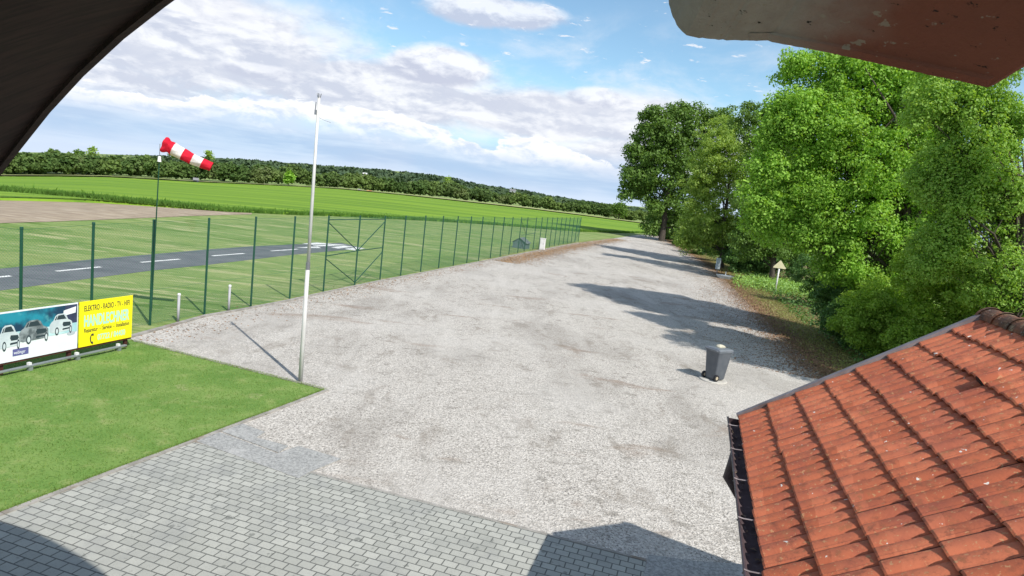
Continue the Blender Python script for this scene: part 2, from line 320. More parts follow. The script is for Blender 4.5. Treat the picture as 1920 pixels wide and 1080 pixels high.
# paving
def paver_mat(name, c1, c2, mort, bw, rh, ms=.012):
    m = bpy.data.materials.new(name); m.use_nodes = True; nt = NT(m.node_tree)
    out = nt.n('ShaderNodeOutputMaterial'); p = nt.n('ShaderNodeBsdfPrincipled', ins={'Roughness': .85, 'Specular IOR Level': .2})
    co = nt.n('ShaderNodeTexCoord').outputs['Object']; v = nt.mapping(co, (1, 1, 1), -ANG)
    v = nt.n('ShaderNodeVectorMath', operation='ADD', ins={0: v, 1: nt.n('ShaderNodeVectorMath', operation='SCALE', ins={0: nt.noise(co, 6, 2, .5, 0, 1), 'Scale': .008}).outputs[0]}).outputs[0]
    br = nt.n('ShaderNodeTexBrick', offset=.5, ins={'Vector': v, 'Color1': c3(c1), 'Color2': c3(c2), 'Mortar': c3(mort), 'Scale': 1.0, 'Mortar Size': ms, 'Mortar Smooth': .4, 'Bias': .0, 'Brick Width': bw, 'Row Height': rh})
    c = nt.mix(nt.math('MULTIPLY', nt.mr(nt.noise(co, 1.3, 5, .6), .45, .7), .3), br.outputs[0], (.20, .205, .205))
    c = nt.mix(nt.math('MULTIPLY', nt.mr(nt.noise(co, 55, 3, .7), .5, .75), .35), c, (.16, .165, .165))
    c = nt.mix(nt.math('MULTIPLY', nt.mr(nt.noise(co, 5, 4, .6), .62, .70), .6), c, (.10, .105, .095))
    c = nt.mix(nt.math('MULTIPLY', nt.mr(nt.noise(co, .55, 4, .6), .5, .66), .45), c, (.23, .235, .215))
    nt.t.links.new(c, p.inputs['Base Color'])
    hgt = nt.math('ADD', nt.math('MULTIPLY', br.outputs[1], -1.0), nt.math('MULTIPLY', nt.noise(co, 40, 3), .3))
    nt.t.links.new(nt.n('ShaderNodeBump', ins={'Strength': .6, 'Distance': .012, 'Height': hgt}).outputs[0], p.inputs['Normal']); nt.t.links.new(p.outputs[0], out.inputs[0]); return m
S0, S1 = gp(362, 828), gp(1212, 1052); sN = (S1-S0); sN /= np.linalg.norm(sN)
LC = gp(612, 732); LL = gp(0, 965); LLL = LL+(LL-LC)*.9
pav = [S0, S1, S1-DV*12, S0-NV*7-DV*14, LLL]
struct('paving', MB().flat([(q[0], q[1], .012) for q in pav]), paver_mat('pavers', (.42, .42, .375), (.34, .342, .305), (.13, .132, .12), .20, .142, .010))
SLAB = mat('washed_concrete', (.40, .40, .38), (.26, .26, .25), scale=22, rough=.9, bump=.5, bscale=45, layers=(((.15, .15, .145), 30, .54, .64, .6), ((.5, .49, .47), 2.0, .5, .7, .4)))
def slab(q): struct('concrete_slab', MB().prism([gp(*k)[:2] for k in q], .0, .022), SLAB)
slab([(365, 828), (560, 899), (583, 886), (640, 862), (560, 838), (520, 852), (412, 812)])
slab([(415, 810), (522, 850), (540, 838), (480, 822), (497, 812), (455, 796)])
slab([(1216, 1042), (1300, 1054), (1420, 1062), (1460, 1100), (1200, 1108)])
KERB = mat('kerb_concrete', (.36, .34, .31), (.25, .235, .21), scale=4, rough=.9, bump=.4, bscale=30, layers=(((.2, .14, .09), 1.5, .56, .66, .6),))
def kerb(pts, wid, z, name='kerb', m_=None):
    mb = MB(); P2 = [np.array(q[:2], float) for q in pts]
    for i in range(len(P2)-1):
        d = P2[i+1]-P2[i]; L = np.linalg.norm(d); d /= L; nn = np.array([-d[1], d[0]])*wid/2
        k = max(1, int(L/1.0))
        for j in range(k):
            a_ = P2[i]+d*(L*j/k+.004); b_ = P2[i]+d*(L*(j+1)/k-.004); mb.prism([a_-nn, b_-nn, b_+nn, a_+nn], -.05, z+random.uniform(-.003, .003))
    return struct(name, mb, m_ or KERB)
kerb([LC+np.array([.03, .0, 0]), LL+np.array([.03, 0, 0]), LLL], .075, .035)
kerb([gp(250, 640), LC], .075, .032)
kerb([gp(*q)+np.array([-.0, 0, 0]) for q in LOTL[:10]], .13, .05)
kerb([S0, S1], .05, .018)
# lawn
lawn = [gp(250, 640)+np.array([-.05, 0, 0]), LC+np.array([-.05, 0, 0]), LL+np.array([-.03, .03, 0]), LLL, LLL-NV*6, gp(250, 640)-NV*6-DV*2.2, gp(250, 640)-NV*.35-DV*.1]
LAWN = mat('lawn_grass', (.135, .24, .055), (.185, .28, .075), scale=1.1, rough=.95, bump=.8, bscale=28, spec=.1, layers=(((.26, .31, .11), 2.2, .52, .68, .7), ((.10, .20, .04), .5, .5, .66, .6), ((.33, .33, .16), 1.3, .62, .72, .6), ((.055, .13, .02), 26, .5, .66, .6), ((.2, .3, .06), 40, .55, .7, .4)))
struct('lawn', MB().prism([q[:2] for q in lawn], -.05, .016), LAWN)
def scatter(poly, n, fn=None):
    P_ = np.array([q[:2] for q in poly]); lo_, hi_ = P_.min(0), P_.max(0); res = RNG.uniform(lo_, hi_, (int(n*2.2), 2)); res = res[inpoly(res, P_)]
    return res[:n]
BL = scatter([q for q in lawn], 60000); e_ = RNG.uniform(0, 1, 5000)
edgepts = np.concatenate([np.outer(1-e_, LC[:2])+np.outer(e_, LL[:2]+(LL-LC)[:2]*.2), np.outer(1-e_[:3000], LC[:2])+np.outer(e_[:3000], gp(250, 640)[:2])])+RNG.normal(0, .025, (8000, 2))-np.array([.03, 0])
BL = np.concatenate([BL, edgepts]); n = len(BL); h_ = RNG.uniform(.02, .055, n); w_ = RNG.uniform(.003, .008, n); th = RNG.uniform(0, 6.28, n); tip = RNG.normal(0, .02, (n, 2))
z0 = np.full(n, .012)
V = np.stack([np.column_stack([BL[:, 0]-w_*np.cos(th), BL[:, 1]-w_*np.sin(th), z0]), np.column_stack([BL[:, 0]+w_*np.cos(th), BL[:, 1]+w_*np.sin(th), z0]), np.column_stack([BL[:, 0]+tip[:, 0], BL[:, 1]+tip[:, 1], z0+h_])], 1).reshape(-1, 3)
tag(rawmesh('lawn_blades', V, np.arange(3*n).reshape(-1, 3), mat('grass_blades', (.12, .235, .045), (.17, .28, .06), scale=1.2, island=((.30, .36, .12), .55), trans=.3, spec=.15)), 'short bright green grass blades of the lawn beside the paving', 'grass', kind='stuff')
# verge grass / ivy bank to the right of the lot
bank = [gp(*q) for q in LOTR]; inner = [q+NV*t for q, t in zip(bank, (1.0, 1.2, 1.8, 2.4, 1.5, 1.4, 1.3, 1.3))]
vg = bank+[bank[-1]+NV-DV*14]+[inner[-1]+NV*12-DV*16]+[q+NV*14 for q in inner[::-1]]
struct('verge', MB().flat([(q[0], q[1], .003) for q in vg]), mat('verge_soil', (.15, .14, .05), (.21, .135, .08), scale=1.0, rough=.95, bump=.7, bscale=12, spec=.1, layers=(((.2, .2, .06), 1.0, .55, .66, .6), ((.07, .05, .03), 5, .5, .65, .6))))

# ------------------------------------------------------------------ annex with tiled roof
ZE = 2.75; CE = gp(1397, 785, ZE); RP = R(35.4); HW = 2.094; RL = 6.8
annex = thing('outbuilding', (CE[0], CE[1], 0), 'low building with weathered red pantile roof and brown gutter in the right foreground', 'outbuilding', rotz=ANG)
# local frame: x across (NV), y along -? (DV) ; eave corner at x=0,y=0, roof runs to y=-RL
PLAST = mat('plaster', (.62, .60, .55), (.5, .48, .44), scale=2, rough=.9, bump=.2, bscale=60)
mb = MB(); x0, x1 = .35, 2*HW-.35; zt = ZE+.2
mb.add([(x0, -.3, 0), (x1, -.3, 0), (x1, -RL+.2, 0), (x0, -RL+.2, 0), (x0, -.3, zt), (x1, -.3, zt), (x1, -RL+.2, zt), (x0, -RL+.2, zt), (HW, -.3, zt+(HW-.35)*math.tan(RP)-.05), (HW, -RL+.2, zt+(HW-.35)*math.tan(RP)-.05)],
       [(0, 1, 5, 8, 4), (3, 7, 9, 6, 2), (0, 4, 7, 3), (1, 2, 6, 5)]); mb.build('wall', PLAST, annex)
def tile_prof(v):
    t = (v/.15) % 1; k = int(math.floor(v/.15)) % 2; hgt = (.034 if k == 0 else .029)*(1-abs(2*t-1)**2.6)
    return hgt
TW = .30; slope = HW/math.cos(RP); NC = 8; ex = slope/NC
m = bpy.data.materials.new('clay_tile'); m.use_nodes = True; nt = NT(m.node_tree)
out = nt.n('ShaderNodeOutputMaterial'); p = nt.n('ShaderNodeBsdfPrincipled', ins={'Roughness': .8, 'Specular IOR Level': .25})
co = nt.n('ShaderNodeTexCoord').outputs['Object']; sxyz = nt.n('ShaderNodeSeparateXYZ', ins={0: co}).outputs
cell = nt.n('ShaderNodeCombineXYZ', ins={0: nt.math('FLOOR', nt.math('DIVIDE', sxyz[0], ex*math.cos(RP))), 1: nt.math('FLOOR', nt.math('DIVIDE', sxyz[1], TW)), 2: 0.0}).outputs[0]
wn = nt.n('ShaderNodeTexWhiteNoise', noise_dimensions='3D', ins={'Vector': cell}).outputs[0]
c = nt.mix(wn, (.42, .115, .055), (.56, .17, .085))
c = nt.mix(nt.math('MULTIPLY', nt.mr(nt.noise(co, 2.2, 6, .65, .3), .44, .70), .6), c, (.30, .085, .058))
c = nt.mix(nt.math('MULTIPLY', nt.mr(nt.noise(co, 14, 5, .7), .5, .68), .6), c, (.17, .06, .038))
c = nt.mix(nt.math('MULTIPLY', nt.mr(nt.noise(co, 34, 3, .6), .60, .68), .7), c, (.50, .30, .15))
c = nt.mix(nt.mr(nt.noise(co, 19, 2, .5), .735, .75), c, (.7, .66, .6))
c = nt.mix(nt.math('MULTIPLY', nt.mr(nt.noise(co, 7, 5, .7), .56, .7), .45), c, (.40, .17, .07))
edgeg = nt.mr(nt.math('ABSOLUTE', nt.math('SUBTRACT', nt.math('FRACT', nt.math('DIVIDE', sxyz[1], TW)), .5)), .478, .492)
c = nt.mix(nt.math('MULTIPLY', edgeg, .85), c, (.035, .015, .012))
nt.t.links.new(c, p.inputs['Base Color'])
nt.t.links.new(nt.n('ShaderNodeBump', ins={'Strength': .5, 'Distance': .006, 'Height': nt.noise(co, 60, 4, .7)}).outputs[0], p.inputs['Normal']); nt.t.links.new(p.outputs[0], out.inputs[0]); TILE = m
def roof_side(sgn, name):
    V = []; F = []; nv = int(RL/.0125); ys = -np.linspace(.055, RL, nv); cx, sn = math.cos(RP), math.sin(RP)
    jit = RNG.normal(0, .0022, (NC+1, int(RL/TW)+3))
    for i in range(NC):
        o = len(V)
        s0, s1 = i*ex-.055, (i+1)*ex+.0
        for rowk, (s, up) in enumerate(((s0+.05, -.004), (s0+.004, .024), (s0, .036), (s0+.014, .041), (s1-.05, .014), (s1, .002))):
            for y in ys:
                k = int(-y/TW); t = (-y/TW) % 1
                hgt = tile_prof(-y)+up+jit[i][k]+(.006 if t > .94 else 0)
                if rowk == 0: hgt = up-.012+tile_prof(-y)*.9
                sx_ = s+jit[i][k]*2.5
                x = sx_*cx-hgt*sn; z = sx_*sn+hgt*cx
                V.append((x if sgn > 0 else 2*HW-x, y, ZE+z))
        for rk in range(5):
            for j in range(nv-1):
                q = (o+rk*nv+j, o+rk*nv+j+1, o+(rk+1)*nv+j+1, o+(rk+1)*nv+j)
                F.append(q if sgn < 0 else q[::-1])
    return rawmesh(name, V, F, TILE, annex)
roof_side(1, 'roof'); roof_side(-1, 'roof')
BROWN = mat('brown_sheet_metal', (.05, .032, .035), (.085, .06, .065), scale=3, rough=.5, metal=.2, layers=(((.2, .17, .17), 14, .58, .7, .4),))
GREYM = mat('verge_sheet', (.20, .165, .165), (.27, .235, .24), scale=5, rough=.55, metal=.3, layers=(((.35, .31, .32), 9, .55, .7, .5), ((.12, .08, .07), 3, .58, .7, .5)))
mb = MB(); cx, sn = math.cos(RP), math.sin(RP)
def rpnt(s, y, up, sg=1):
    x = s*cx-up*sn; z = s*sn+up*cx; return (x if sg > 0 else 2*HW-x, y, ZE+z)
for sg in (1, -1):     # L-shaped verge flashing
    a_, b_ = -.06, slope+.02
    prof = [(-.045, .03), (-.045, .088), (.030, .088), (.030, -.12), (.022, -.12), (.022, .03)]
    V = [rpnt(a_, y, u, sg) for y, u in prof]+[rpnt(b_, y, u, sg) for y, u in prof]; nq = len(prof)
    mb.add(V, [(i, (i+1) % nq, (i+1) % nq+nq, i+nq) for i in range(nq)]+[tuple(range(nq)), tuple(range(nq, 2*nq))])
mb.build('verge_flashing', GREYM, annex)
# ridge caps
mb = MB(); zr = ZE+HW*math.tan(RP); y = .03; L = .38
while y > -RL:
    for (ya, yb, ra, rb) in ((y, y-L, .115, .098), (y+.0, y-.05, .128, .125)):
        V = []; n = 12
        for yy, rr in ((ya, ra), (yb, rb)):
            for k in range(n+1):
                t = math.pi*k/n; V.append((HW+rr*1.15*math.cos(t), yy, zr-.02+rr*math.sin(t)))
        mb.add(V, [(k, k+1, n+1+k+1, n+1+k) for k in range(n)])
        mb.add([V[k] for k in range(n+1)], [tuple(range(n+1))])
    y -= L-.04
mb.build('ridge_cap', mat('ridge_tile', (.20, .085, .045), (.085, .05, .035), scale=7, rough=.9, bump=.6, bscale=40, layers=(((.36, .27, .16), 9, .55, .66, .7), ((.45, .42, .38), 16, .63, .7, .7), ((.06, .05, .03), 4, .5, .66, .6))), annex, smooth=False)
# gutter: half round, open at top
mb = MB(); V = []; n = 10; gx, gz, gr = -.105, ZE-.01, .078
for yy in (-.05, -RL):
    for k in range(n+1):
        t = math.pi+math.pi*k/n; V.append((gx+gr*math.cos(t), yy, gz+gr*math.sin(t)))
    for k in range(n+1):
        t = 2*math.pi-math.pi*k/n; V.append((gx+(gr-.006)*math.cos(t), yy, gz+(gr-.006)*math.sin(t)))
q = 2*(n+1)
mb.add(V, [(k, k+1, q+k+1, q+k) for k in range(q-1)]+[(q-1, 0, q, 2*q-1), tuple(range(q))])
mb.tube([(gx-gr, -.05, gz+.004), (gx-gr, -RL, gz+.004)], .011, 8)
mb.tube([(gx+gr, -.05, gz+.004), (gx+gr, -RL, gz+.004)], .004, 6)
gut = mb.build('gutter', BROWN, annex, smooth=True)
mb = MB()
for k in range(n): 
    t0, t1 = math.pi+math.pi*k/n, math.pi+math.pi*(k+1)/n
mb.add([(gx+gr*math.cos(math.pi+math.pi*k/n), -.048, gz+gr*math.sin(math.pi+math.pi*k/n)) for k in range(n+1)], [tuple(range(n+1))]); mb.build('end_cap', BROWN, gut)
for k in range(9):
    yb = -.35-k*.75; mb = MB(); mb.tube([(gx-gr-.012, yb, gz-.012), (gx-gr-.006, yb, gz+.018), (gx-gr+.03, yb, gz+.012), (gx+gr, yb, gz+.02)], .006, 6); mb.build('gutter_bracket', GREYM, gut)
mb = MB()
for k in range(14):     # debris and leaves lying in the gutter
    for j in range(4):
        x, yy = gx+random.uniform(-.045, .045), -.3-k*.45-random.random()*.4; s_ = random.uniform(.012, .03); t = random.random()*6
        z = gz-.07+random.uniform(.0, .015)+.5*abs(x-gx)
        mb.add([(x-s_*math.cos(t), yy-s_*math.sin(t), z), (x+s_*.5*math.sin(t), yy-s_*.5*math.cos(t), z+.01), (x+s_*math.cos(t), yy+s_*math.sin(t), z), (x-s_*.5*math.sin(t), yy+s_*.5*math.cos(t), z+.008)], [(0, 1, 2, 3)])
tag(mb.build('leaf_debris', mat('wet_leaves', (.09, .06, .04), (.16, .12, .09), scale=20), gut), kind='stuff')
mb = MB(); mb.tube([(gx, -1.0, gz-.07), (gx-.03, -1.0, gz-.2), (gx-.06, -1.0, gz-.3), (gx+.1, -1.0, gz-.5), (gx+.38, -1.0, gz-.72), (.30, -1.0, gz-1.0), (.30, -1.0, .05)], [.075, .06, .05, .05, .05, .05, .05], 12)
mb.build('downpipe', BROWN, annex, smooth=True)
# eave board
MB().box((.02, -RL/2, ZE-.12), (.03, RL-.1, .16)).build('eave_board', mat('dark_wood', (.045, .03, .025), (.03, .02, .018), scale=8, stretch=(8, 1, 8), rough=.8), annex)
# vent tile (a hooded tile standing proud)
def roofpt(px, py, up):
    nloc = np.array([-sn, 0, cx]); c_, s_ = math.cos(ANG), math.sin(ANG)
    nw = np.array([c_*nloc[0], s_*nloc[0], nloc[2]]); o_ = CE+nw*up; d = rayd(px, py); t = ((o_-CAM)@nw)/(d@nw); Pw = CAM+t*d-np.array([CE[0], CE[1], 0])
    return np.array([c_*Pw[0]+s_*Pw[1], -s_*Pw[0]+c_*Pw[1], Pw[2]])
vt = roofpt(1848, 716, .05); s0 = (vt[0])/cx; y0 = vt[1]
mb = MB(); V = []; nseg = 10
for k in range(nseg+1):
    t = k/nseg
    s_ = s0+.30*t
    for j in range(9):
        u = j/8*math.pi; rr = .085*(1-.75*t**1.5); V.append(rpnt(s_, y0+.085*math.cos(u)*(1-.25*t), .02+rr*1.15*math.sin(u)))
mb.add(V, [(k*9+j, k*9+j+1, (k+1)*9+j+1, (k+1)*9+j) for k in range(nseg) for j in range(8)])
mb.build('vent_tile', TILE, annex, smooth=True)
mb = MB(); mb.add([V[j] for j in range(9)], [tuple(range(9))]); mb.build('vent_shade_face', mat('vent_shade', (.03, .012, .01)), annex)  # near-black face across the hood mouth, painted for the shade inside
tag(annex.children[0])

# ------------------------------------------------------------------ main house roof above the camera
E1, E0 = np.array([-3.266, 4.104, 4.627]), np.array([-1.680, 3.034, 5.561]); dE = (E0-E1)/np.linalg.norm(E0-E1)
Pa, Pb = E1-dE*2.2, E0+dE*1.9; ridge = Pb; house = thing('house', (0, -2.5, 0), 'dark brown roof overhang of the house with its shadowed underside at the upper left', 'house')
SOFF = mat('dark_stained_board', (.030, .020, .018), (.050, .030, .026), scale=3, rough=.75, stretch=(1, 14, 1), rotz=-.3, spec=.2)
def slab3(a, b, back, th, name, m_):
    up = np.cross(b-a, back); up /= np.linalg.norm(up); up = up if up[2] > 0 else -up
    q = [a, b, b+back, a+back]; V = [p_-np.array([0, -2.5, 0]) for p_ in q]+[p_+up*th-np.array([0, -2.5, 0]) for p_ in q]
    return MB().add(V, [(0, 1, 2, 3), (7, 6, 5, 4), (0, 4, 5, 1), (1, 5, 6, 2), (2, 6, 7, 3), (3, 7, 4, 0)]).build(name, m_, house)
hn = np.cross(np.array([dE[0], dE[1], 0.]), [0, 0, 1.]); arch = [Pa+dE*0.0]
arch = []
for (x, y) in ((-330, 830), (-150, 545), (-60, 410), (0, 321), (38, 272), (94, 201), (157, 132), (233, 61), (310, 0), (400, -66), (520, -140), (600, -180)):
    d = rayd(x, y); t = ((E0-CAM)@hn)/(d@hn); arch.append(CAM+d*t)
Pb = arch[-1]; Pa = arch[0]
def arc_slab(off, back, th, name, m_):
    o_ = np.array([0, -2.5, 0]); V = []; n = len(arch)
    for q in arch:
        p_ = q+off-o_; V += [p_, p_+back, p_+back+np.array([0, 0, th]), p_+np.array([0, 0, th])]
    F = [(i*4+k, (i+1)*4+k, (i+1)*4+(k+1) % 4, i*4+(k+1) % 4) for i in range(n-1) for k in range(4)]+[(0, 1, 2, 3), tuple(4*(n-1)+k for k in (3, 2, 1, 0))]
    return MB().add(V, F).build(name, m_, house)
arc_slab(np.zeros(3), -DV*4.2, .16, 'roof', SOFF)
arc_slab(np.array([0, 0, -.03]), -DV*.04, .2, 'barge_board', SOFF)
for k in range(3): arc_slab(-DV*(.7+k*.8)-np.array([0, 0, .09]), -DV*.12, .085, 'rafter', SOFF)
hw = MB(); 
hw.box((-1.5, -3.0+2.5, 2.2), (9, .3, 4.4), ANG*.0); hw.build('wall', PLAST, house)

# weathered clay verge tile close above the lens at the right
CLAY = bpy.data.materials.new('weathered_clay'); CLAY.use_nodes = True; nt = NT(CLAY.node_tree)
out = nt.n('ShaderNodeOutputMaterial'); p = nt.n('ShaderNodeBsdfPrincipled', ins={'Roughness': .95, 'Specular IOR Level': .15})
co = nt.n('ShaderNodeTexCoord').outputs['Object']; sxyz = nt.n('ShaderNodeSeparateXYZ', ins={0: co}).outputs
gm = nt.mr(nt.math('ADD', sxyz[0], nt.math('MULTIPLY', nt.noise(co, 30, 3), .06)), .10, .21)
c = nt.mix(gm, nt.mix(nt.noise(co, 40, 5), (.46, .42, .37), (.28, .25, .22)), nt.mix(nt.noise(co, 12, 5), (.29, .105, .07), (.19, .075, .055)))
c = nt.mix(nt.mr(nt.noise(nt.mapping(co, (1, 1.6, 1), .5), 62, 5, .7), .62, .68), c, (.03, .025, .022))
c = nt.mix(nt.math('MULTIPLY', nt.mr(nt.noise(co, 65, 3, .6), .63, .68), .8), c, (.34, .30, .24))
nt.t.links.new(c, p.inputs['Base Color'])
nt.t.links.new(nt.n('ShaderNodeBump', ins={'Strength': .9, 'Distance': .003, 'Height': nt.noise(co, 120, 5, .7)}).outputs[0], p.inputs['Normal']); nt.t.links.new(p.outputs[0], out.inputs[0])
def deep(px, py, d): return at(px, py, d)
dp = lambda x: .62-.00012*(x-1250)
outl = [(1250, -60), (1254, 8), (1262, 32), (1272, 52), (1287, 66), (1310, 71), (1370, 75), (1440, 77), (1462, 82), (1540, 96), (1640, 118), (1740, 140), (1800, 152), (1838, 161), (1852, 164), (1866, 158), (1925, 122), (2060, 40), (2120, -60)]
vt = thing('roof_tile', at(1250, 0, .62), 'grey and terracotta clay roof edge jutting into the upper right corner', 'roof tile')
loc = np.array(vt.location); o2 = []
for (xa, ya), (xb, yb) in zip(outl[:-1], outl[1:]):
    kk = max(1, int(math.hypot(xb-xa, yb-ya)/7)); am = .55 if xb < 1480 else .25
    o2 += [(xa+(xb-xa)*q/kk+random.gauss(0, am*.5), ya+(yb-ya)*q/kk+random.gauss(0, am)) for q in range(kk)]
outl = o2+[outl[-1]]
base = [at(x, y, dp(x)) for x, y in outl]; nb = len(base)
rise = [q+np.array([.0, -.035, .075]) for q in base]; back = [q+np.array([0, -.35, .12]) for q in base]
inn = [at(x+(0 if x > 1400 else 12), min(y, 164)-14 if y > -50 else y, dp(x)-.012) for x, y in outl]
mb = MB(); cen = at(1650, 20, dp(1650)-.05)
V = [q-loc for q in base]+[q-loc for q in inn]+[q-loc for q in back]
F = [(i, i+1, nb+i+1, nb+i) for i in range(nb-1)]+[tuple(range(nb, 2*nb))]+[(i, 2*nb+i, 2*nb+i+1, i+1) for i in range(nb-1)]+[tuple(range(2*nb, 3*nb))[::-1]]
mb.add(V, F); mb.build('tile_body', CLAY, vt)

# ------------------------------------------------------------------ fence
GREEN = mat('green_steel', (.006, .055, .032), (.01, .07, .04), scale=3, rough=.45, spec=.5)
WIRE = mat('green_wire', (.02, .12, .07), rough=.5)
PB = [(-150, 700, 447), (-90, 678, 438), (38, 650, 427), (170, 628, 418), (281, 610, 413), (383, 590, 410), (470, 575, 407.5), (543, 560, 406.5), (606, 546.5, 405.5), (664.8, 534.4, 405), (712.3, 524, 405.5), (751, 516.7, 404.8), (788.4, 509.6, 404.8), (822, 503, 405.5), (849.7, 498, 405.8), (875, 493, 406.2), (897, 488.7, 406.7), (919, 484.5, 407.3), (937.5, 481, 407.4), (954, 477.4, 407.5), (970.5, 473.9, 407.6), (982.5, 471.4, 407.8), (999, 468.5, 408)]
posts = [gp(x, y) for x, y, _ in PB]; tops = []
for q, (x, y, ty) in zip(posts, PB):
    best = min(np.linspace(2.2, 3.8, 161), key=lambda z: abs((540-FPX*(np.array([q[0], q[1], z])-CAM)@_U/((np.array([q[0], q[1], z])-CAM)@_F))-ty)); tops.append(best)
last, endp = posts[-1], gp(1084, 453.3)
for k in range(1, 11): posts.append(last+(endp-last)*k/10); tops.append(tops[22]+(2.95-tops[22])*k/10)
tops = list(np.array(tops)); tops[:4] = [3.0, 3.0, min(tops[2], 3.2), tops[3]]
fence = thing('mesh_fence', posts[4], 'tall green steel fence with wire mesh between the gravel lot and the runway grass', 'fence')
fl = np.array(posts[4])
for q, t in zip(posts, tops):
    b = q-fl; mb = MB(); mb.tube([b+np.array([0, 0, -.05]), b+np.array([0, 0, t])], .034, 8); mb.tube([b+np.array([0, 0, t-.03]), b+np.array([0, 0, t+.02])], [.04, .036], 8); mb.build('post', GREEN, fence, smooth=False)
mb = MB(); T3 = lambda a, b: mb.tube([a-fl, b-fl], .0018, 3, cap=False)
wires = 0
for i in range(len(posts)-1):
    a_, b_ = posts[i], posts[i+1]; ha, hb = tops[i]-.06, tops[i+1]-.06; L = np.linalg.norm(b_-a_); H = min(ha, hb); s_ = .075
    up = np.array([0, 0, 1.]); d = (b_-a_)/L
    k = -int(H/s_)
    while k*s_ < L:
        for sg in (1, -1):
            x0 = k*s_; xa, za, xb, zb = x0, 0.0, x0+H, H
            if xa < 0: za = -xa; xa = 0
            if xb > L: zb = H-(xb-L); xb = L
            if xb > xa:
                p0 = a_+d*(xa if sg > 0 else L-xa)+up*(za+.04); p1 = a_+d*(xb if sg > 0 else L-xb)+up*(zb+.04); T3(p0, p1)
        k += 1
mb.build('wire_mesh', WIRE, fence)
mb = MB()
for i in range(len(posts)-1):
    for f_ in (.02, .34, .67, .985):
        mb.tube([posts[i]-fl+np.array([0, 0, tops[i]*f_]), posts[i+1]-fl+np.array([0, 0, tops[i+1]*f_])], .0035, 5)
mb.build('tension_wire', WIRE, fence)
def bar(i, fi, j, fj, name, r_=.021):
    MB().tube([posts[i]-fl+np.array([0, 0, tops[i]*fi]), posts[j]-fl+np.array([0, 0, tops[j]*fj])], r_, 8).build(name, GREEN, fence)
for (i0, im, i1) in ((8, 9, 10), (20, 21, 22)):
    bar(i0, .955, i1, .955, 'rail'); bar(i0, .475, im, .50, 'rail')
    bar(im, .50, i1, .51, 'rail')
    for e_ in (i0, i1):
        if e_ == 22: continue
        bar(e_, .92, im, .50, 'brace'); bar(e_, .44, im, .04, 'brace')
bar(32, .95, 31, .5, 'brace'); bar(32, .44, 31, .04, 'brace')

# ------------------------------------------------------------------ windsock
wb = posts[4]+np.array([-.05, .02, 0]); tp = np.array([-9.77, 17.66, 4.78])
wsk = thing('windsock', wb, 'red and white striped windsock flying from a thin green pole on the fence', 'windsock')
mb = MB(); mb.tube([(.03, .06, .4), (tp-wb)-np.array([0, 0, .12])], [.022, .014], 8); mb.build('pole', GREEN, wsk)
ma = np.array([-9.70, 17.68, 5.11]); mz = np.array([-8.58, 18.10, 4.63]); ax = mz-ma; AL = np.linalg.norm(ax); ax /= AL
MB().tube([tp-wb-np.array([0, 0, .12]), tp-wb+np.array([0, 0, .30])], .008, 8).build('spindle', mat('steel_grey', (.3, .3, .32), rough=.4, metal=.7), wsk)
MB().tube([tp-wb-np.array([0, 0, .17]), tp-wb-np.array([0, 0, .02])], [.05, .035], 10).build('collar', mat('white_plastic', (.75, .75, .74), (.65, .65, .64), rough=.6), wsk)
RED = mat('red_cloth', (.72, .015, .045), (.60, .012, .035), scale=14, rough=.8, trans=.25, bump=.4, bscale=18); WHC = mat('white_cloth', (.85, .84, .84), (.72, .72, .73), scale=12, rough=.8, trans=.25, bump=.4, bscale=18)
sa = np.cross(ax, [0, 0, 1.]); sa /= np.linalg.norm(sa); sb = np.cross(sa, ax)
if sb[2] < 0: sb = -sb
for k in range(5):
    mb = MB(); V = []; nr, n = 9, 28
    for i in range(nr):
        t = (k+i/(nr-1))/5; rr = .20*(1-t)+.135*t
        if t < .18: rr *= .94+.15*math.sin(t*38)
        sag = -.07*math.sin(math.pi*min(1, t*1.05)); cen = ma+ax*AL*t-wb+np.array([0, 0, sag*(.5)])
        for j in range(n):
            u = 2*math.pi*j/n; wr = 1+.05*math.sin(3*u+t*9)+.035*math.sin(7*u-t*21)+(.12*math.sin(5*u) if t < .16 else 0)
            dn = .05*max(0, (.18-t)/.18)
            V.append(cen+rr*wr*(math.cos(u)*sa+math.sin(u)*sb*(.92))+np.array([0, 0, -dn*(1 if math.sin(u) < 0 else 0)]))
    mb.add(V, [(i*n+j, i*n+(j+1) % n, (i+1)*n+(j+1) % n, (i+1)*n+j) for i in range(nr-1) for j in range(n)])
    mb.build('stripe', WHC if k % 2 else RED, wsk, smooth=True)

# ------------------------------------------------------------------ mast
pb = gp(563, 716); mast = thing('mast', pb, 'tall slim whitish metal mast standing at the corner of the lawn', 'mast')
PM = mat('mast_paint', (.62, .61, .59), (.52, .51, .49), scale=6, rough=.5, metal=.0, stretch=(1, 1, .3), layers=(((.4, .37, .35), 5, .56, .7, .5),))
lean = np.array([-.05, 0, 0]); H = 6.45
MB().tube([(0, 0, -.1), lean*.42+np.array([0, 0, H*.42])], [.052, .045], 14).build('lower_tube', PM, mast, smooth=True)
MB().tube([lean*.42+np.array([0, 0, H*.42]), lean+np.array([0, 0, H])], [.039, .030], 14).build('upper_tube', PM, mast, smooth=True)
MB().tube([lean*.41+np.array([0, 0, H*.41]), lean*.44+np.array([0, 0, H*.435])], .048, 14).build('joint_collar', mat('steel_grey', (.3, .3, .32)), mast)
mb = MB(); tpt = lean+np.array([0, 0, H])
for a_ in range(4):
    mb.tube([tpt+np.array([.02*math.cos(a_*1.57), .02*math.sin(a_*1.57), -.03]), tpt+np.array([.045*math.cos(a_*1.57), .045*math.sin(a_*1.57), .09])], .008, 6)
mb.tube([tpt+np.array([-.05, -.02, -.1]), tpt+np.array([-.06, -.02, -.35])], .012, 6)
